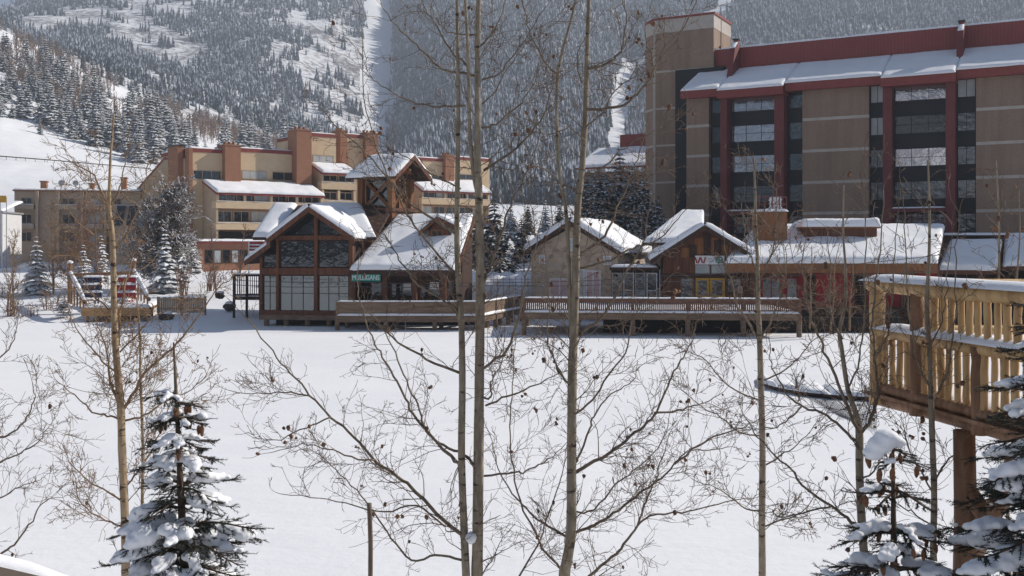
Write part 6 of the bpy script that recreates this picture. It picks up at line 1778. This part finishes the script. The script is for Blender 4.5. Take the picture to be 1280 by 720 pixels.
# big dusted cottonwood between the two condo blocks
far_bare('dusted_tree', 'broad leaning tree dusted all over with snow before the beige condo gable', 196, 372, 96, 11.5, 320, TW, M['dusted'], .80, 2.6, 2, 3, rmin=.034, nb=9)
spr = [
 (45, 379, 92, 6.4, 1.75, 'conifer', 'large snow laden spruce on the left shore, left of the dock'),
 (104, 366, 98, 5.0, 1.35, 'conifer', 'snowy spruce behind the navy chair of the dock'),
 (126, 352, 104, 5.0, 1.3, 'conifer', 'small snowy spruce before the low condo wall, behind the dock rail'),
 (205, 371, 93, 6.6, 1.9, 'conifer', 'snowy spruce under the broad dusted tree'),
 (224, 352, 96, 4.6, 1.4, 'conifer', 'short snowy spruce right beside the broad dusted tree'),
 (241, 342, 100, 4.2, 1.15, 'conifer', 'narrow snowy spruce at the corner of the brown condo base'),
 (618, 334, 94, 6.6, 2.7, 'conifer_dark', 'dark spruce standing right of the hall wing'),
 (596, 334, 96, 5.4, 1.7, 'conifer_dark', 'dark spruce half hidden behind the right eave of the hall wing'),
 (638, 300, 112, 4.2, 1.5, 'conifer', 'pale snowy conifer on the white strip right of the hall wing'),
 (682, 296, 116, 4.4, 1.3, 'conifer', 'pale snowy conifer on the white strip behind the left eave of the stone cabin'),
 (700, 292, 118, 4.0, 1.2, 'conifer_dark', 'small dark conifer on the white strip behind the stone cabin gable'),
 (660, 292, 120, 3.6, 1.1, 'conifer_dark', 'tiny dark conifer on the white strip between the hall and the cabin'),
 (652, 326, 98, 4.4, 1.4, 'conifer_dark', 'small dark spruce between the snow heap and the stone cabin'),
 (775, 296, 104, 9.6, 2.9, 'conifer_dark', 'tallest dark spruce behind the stone cabin roof'),
 (748, 296, 102, 7.4, 2.5, 'conifer_dark', 'dark spruce behind the ridge of the stone cabin'),
 (803, 300, 100, 7.2, 2.3, 'conifer_dark', 'dark spruce before the foot of the brick tower'),
 (733, 296, 108, 7.0, 2.3, 'conifer_dark', 'dark spruce before the red trimmed building, leftmost behind the stone cabin'),
 (790, 298, 107, 8.2, 2.4, 'conifer_dark', 'second tallest dark spruce behind the stone cabin, between its neighbours'),
 (761, 297, 109, 8.0, 2.3, 'conifer_dark', 'dark spruce half hidden between two nearer ones behind the stone cabin'),
 (822, 300, 99, 4.6, 1.4, 'conifer_dark', 'low dark spruce wedged between the brick tower and the gabled shop'),
]
for i, (px, py, Y, h, r, mt, lab) in enumerate(spr):
    put_conifer('spruce', lab, 'tree', px, py, Y, h, r, 400 + i, M[mt], levels=21 if mt == 'conifer_dark' else 17, per=11 if mt == 'conifer_dark' else 9, droop=.5, gap=.05, seg=4)
put_conifer('spruce', 'tiny snow covered spruce on the snow in front of the dock rail', 'tree', 80, 391, 79, 1.5, .95, 450, M['conifer'], levels=9, per=8)
put_conifer('spruce', 'tiny snow covered spruce at the left edge of the shore', 'tree', 3, 384, 90, 2.2, 1.0, 451, M['conifer'], levels=9, per=8)

# ================================================================ snow laden spruces in the foreground
def fg_spruce(name, label, px_top, py_top, Y, h_vis, slope, seed, lean=0, cones=0, px_spread=1.0, extra=None, snow_amt=1.0, zbase=None, whorl=.17, needle_len=.022, gap_top=0, big_max=1.1):
    rng = np.random.default_rng(seed)
    top = P(px_top, py_top, Y); zb = float(bank_z(top[0], Y)) if zbase is None else zbase
    t = thing(name, label, 'tree', (top[0] + lean, Y, zb)); H_ = top[2] - zb
    tk = MB(); tk.tube([(top[0] + lean, Y, zb - .2), (top[0] + lean * .4, Y, zb + H_ * .55), top], [.012 + .013 * H_, .008 + .007 * H_, .006], 9)
    nd = MB(); tw = MB(); sn = MB(); tips = []
    def shoot(p, d, L, r):
        """a twig clothed in needles"""
        pts = [p]; dd_ = unit(d)
        for i in range(4):
            dd_ = unit(dd_ + rng.normal(0, .07, 3) + UP * .03); pts.append(pts[-1] + dd_ * L / 4)
        tw.tube(pts, [r, r * .8, r * .65, r * .5, r * .3], 4, cap=False)
        pts = np.array(pts); n = int(L / .0030)
        for k in range(n):
            f = rng.uniform(0.03, 1) * 4; i = min(int(f), 3); q = pts[i] + (pts[i + 1] - pts[i]) * (f - i); ax = unit(pts[i + 1] - pts[i])
            s_ = unit(np.cross(ax, rng.normal(0, 1, 3))); v = unit(ax * .75 + s_) * needle_len * rng.uniform(.7, 1.15); wv = np.cross(unit(v), ax) * .0026
            nd.tri(q - wv, q + wv, q + v)
        return pts
    z = H_
    l = 0
    zz = top[2] - whorl * .55 - gap_top
    sw = []
    while zz > zb + .15 and zz > CZ + (HY - 800) / FPX * Y:
        dz_ = top[2] - zz; L0 = min(1.05, (.07 + slope * dz_)) * px_spread
        f_ = (top[2] - zz) / H_; cx = top[0] + lean * f_
        n = 6 if dz_ < .5 else 8
        for j in range(n):
            a = 2 * math.pi * (j + rng.uniform(-.25, .25)) / n + l * 2.1; L = L0 * rng.uniform(.72, 1.15)
            sw.append((cx, zz + rng.normal(0, .02), a, L))
        zz -= whorl * rng.uniform(.8, 1.2); l += 1
    if extra: sw += [(top[0] + lean * .5 + e[0], e[1], e[2], e[3]) for e in extra]
    for (cx, z_, a, L) in sw:
        d = np.array([math.cos(a), math.sin(a), .35]); p = np.array([cx, Y, z_]); pts = [p]; n = max(5, int(L / .05)); dd_ = unit(d)
        for i in range(n):
            dd_ = unit(dd_ + np.array([0, 0, -.22 if i < n * .55 else .10]) * (5 / n) + rng.normal(0, .04, 3)); pts.append(pts[-1] + dd_ * L / n)
        tw.tube(pts, np.linspace(.008 + .006 * L, .003, len(pts)), 5, cap=False)
        pts = np.array(pts)
        ns = int(L / .021)
        for k in range(ns):
            f = rng.uniform(.12, 1) * n; i = min(int(f), n - 1); q = pts[i] + (pts[i + 1] - pts[i]) * (f - i); ax = unit(pts[i + 1] - pts[i])
            sd_ = unit(np.cross(ax, UP)) * rng.choice([-1, 1]); ang_ = rng.uniform(.6, 1.0)
            shoot(q, ax * math.cos(ang_) + sd_ * math.sin(ang_) + UP * rng.uniform(-.35, .10), min(.26, .07 + .32 * L * (1.08 - f / n)) * rng.uniform(.6, 1.1), .0032)
        shoot(pts[-2], pts[-1] - pts[-2], .09 + .06 * L, .003)
        tips.append((pts, L))
        # snow lying in pillows along the bough
        if rng.random() < .92 * snow_amt:
            run = rng.uniform(.35, .8); e_ = 1.0
            ks = int(L / .045) + 2
            big = rng.uniform(.75, 1.2) * min(big_max, .5 + .5 * (top[2] - z_))
            for k in range(ks):
                f = (run * .7 + (1 - run * .7) * k / (ks - 1)); i = min(int(f * n), n - 1); q = pts[i]
                wd = (.020 + .095 * L * math.sin(math.pi * min(.97, .25 + .75 * (f - run * .7) / (1 - run * .7)))) * big * rng.uniform(.7, 1.3)
                off = unit(np.cross(pts[min(i + 1, n)] - pts[i] + 1e-6, UP)) * rng.normal(0, .5) * wd
                sn.blob(q + off + [0, 0, .012 + wd * .32], (wd, wd, wd * rng.uniform(.55, .8)), rng, n1=6, n2=9, jit=.12)
    merge([tk, tw]).build('trunk', M['spruce_bark'], t, True)
    nd.build('needles', M['needle'], t)
    if sn.v:
        o = tag(sn.build('snow', M['bough_snow'], t, True), kind='stuff')
        rm = o.modifiers.new('remesh', 'REMESH'); rm.mode = 'VOXEL'; rm.voxel_size = .011; rm.use_smooth_shade = True
        s2 = o.modifiers.new('smooth', 'SMOOTH'); s2.iterations = 4; s2.factor = .5
        tx = bpy.data.textures.new('snow_lumps', 'CLOUDS'); tx.noise_scale = .05
        dp = o.modifiers.new('lumps', 'DISPLACE'); dp.texture = tx; dp.strength = .016; dp.mid_level = .5
    return t, tips
def add_cone(t, p, L, rng):
    m = MB(); ax = unit(np.array([rng.normal(0, .15), rng.normal(0, .15), -1.0])); pts = [np.array(p) + ax * L * f for f in np.linspace(0, 1, 8)]
    rad = np.array([.35, .8, 1.0, 1.0, .92, .78, .55, .2]) * L * .21 * (1 + rng.normal(0, .05, 8)); m.tube(pts, rad, 10)
    # overlapping scales
    for i in range(1, 7):
        for j in range(8):
            a = 2 * math.pi * (j + .5 * (i % 2)) / 8; side = unit(np.cross(ax, [1, 0, .1])); s2 = np.cross(ax, side); o_ = side * math.cos(a) + s2 * math.sin(a); tq = np.cross(ax, o_)
            q = pts[i] + o_ * rad[i] * .85; m.tri(q - tq * rad[i] * .38, q + tq * rad[i] * .38, q + ax * L * .13 + o_ * rad[i] * .32)
    m.build('cone', M['cone'], t)

rng = np.random.default_rng(90)
t, tips = fg_spruce('spruce', 'snow laden spruce at the lower left with a bare leader, before the golden aspen', 217, 428, 7.0, 2, .27, 61, lean=.16, whorl=.155, gap_top=.33, zbase=2.35, snow_amt=.74, extra=[(.0, 4.02, -.1, .60), (.0, 3.98, .35, .52), (.0, 4.15, 3.3, .30), (.0, 3.9, -.5, .5), (0, 3.86, 3.6, .36)])
def hang_cones(t, tips, n, L, rng, y0=0, y1=99, f0=.45):
    k = 0
    for pts, l_ in tips:
        if k >= n: break
        z = pts[0][2]
        if not (y0 < z < y1) or rng.random() < .25: continue
        for _ in range(rng.integers(1, 4)):
            q = pts[int(rng.uniform(f0, .92) * (len(pts) - 1))] + np.array([rng.normal(0, .02), rng.normal(0, .02), -.012]); add_cone(t, q, L * rng.uniform(.8, 1.15), rng); k += 1
hang_cones(t, tips, 12, .07, rng, 4.1, 4.9, .15)
t, tips = fg_spruce('spruce', 'small snow capped spruce hung with brown cones, below the log deck', 1116, 536, 5.4, 2, .43, 63, lean=.02, whorl=.19, gap_top=.03, zbase=2.6, snow_amt=.82)
hang_cones(t, tips, 30, .065, rng, 0, 99, .5)
# cap of snow on its top
m = MB(); 
for (px, py, w_) in ((1092, 566, .07), (1100, 556, .085), (1108, 548, .085), (1116, 550, .06), (1124, 553, .045)): m.blob(P(px, py, 5.36), (w_ * .85, w_ * .85, w_ * .6), np.random.default_rng(int(px)), n1=7, n2=11, jit=.08)
o = m.build('snow_cap', M['bough_snow'], t, True)
rm = o.modifiers.new('remesh', 'REMESH'); rm.mode = 'VOXEL'; rm.voxel_size = .01; rm.use_smooth_shade = True
o.modifiers.new('smooth', 'SMOOTH').iterations = 5
t, tips = fg_spruce('spruce', 'big dark spruce with heavy snow at the lower right edge', 1330, 290, 5.0, 2, .355, 65, lean=.05, whorl=.135, zbase=2.7, snow_amt=.60, big_max=.72)
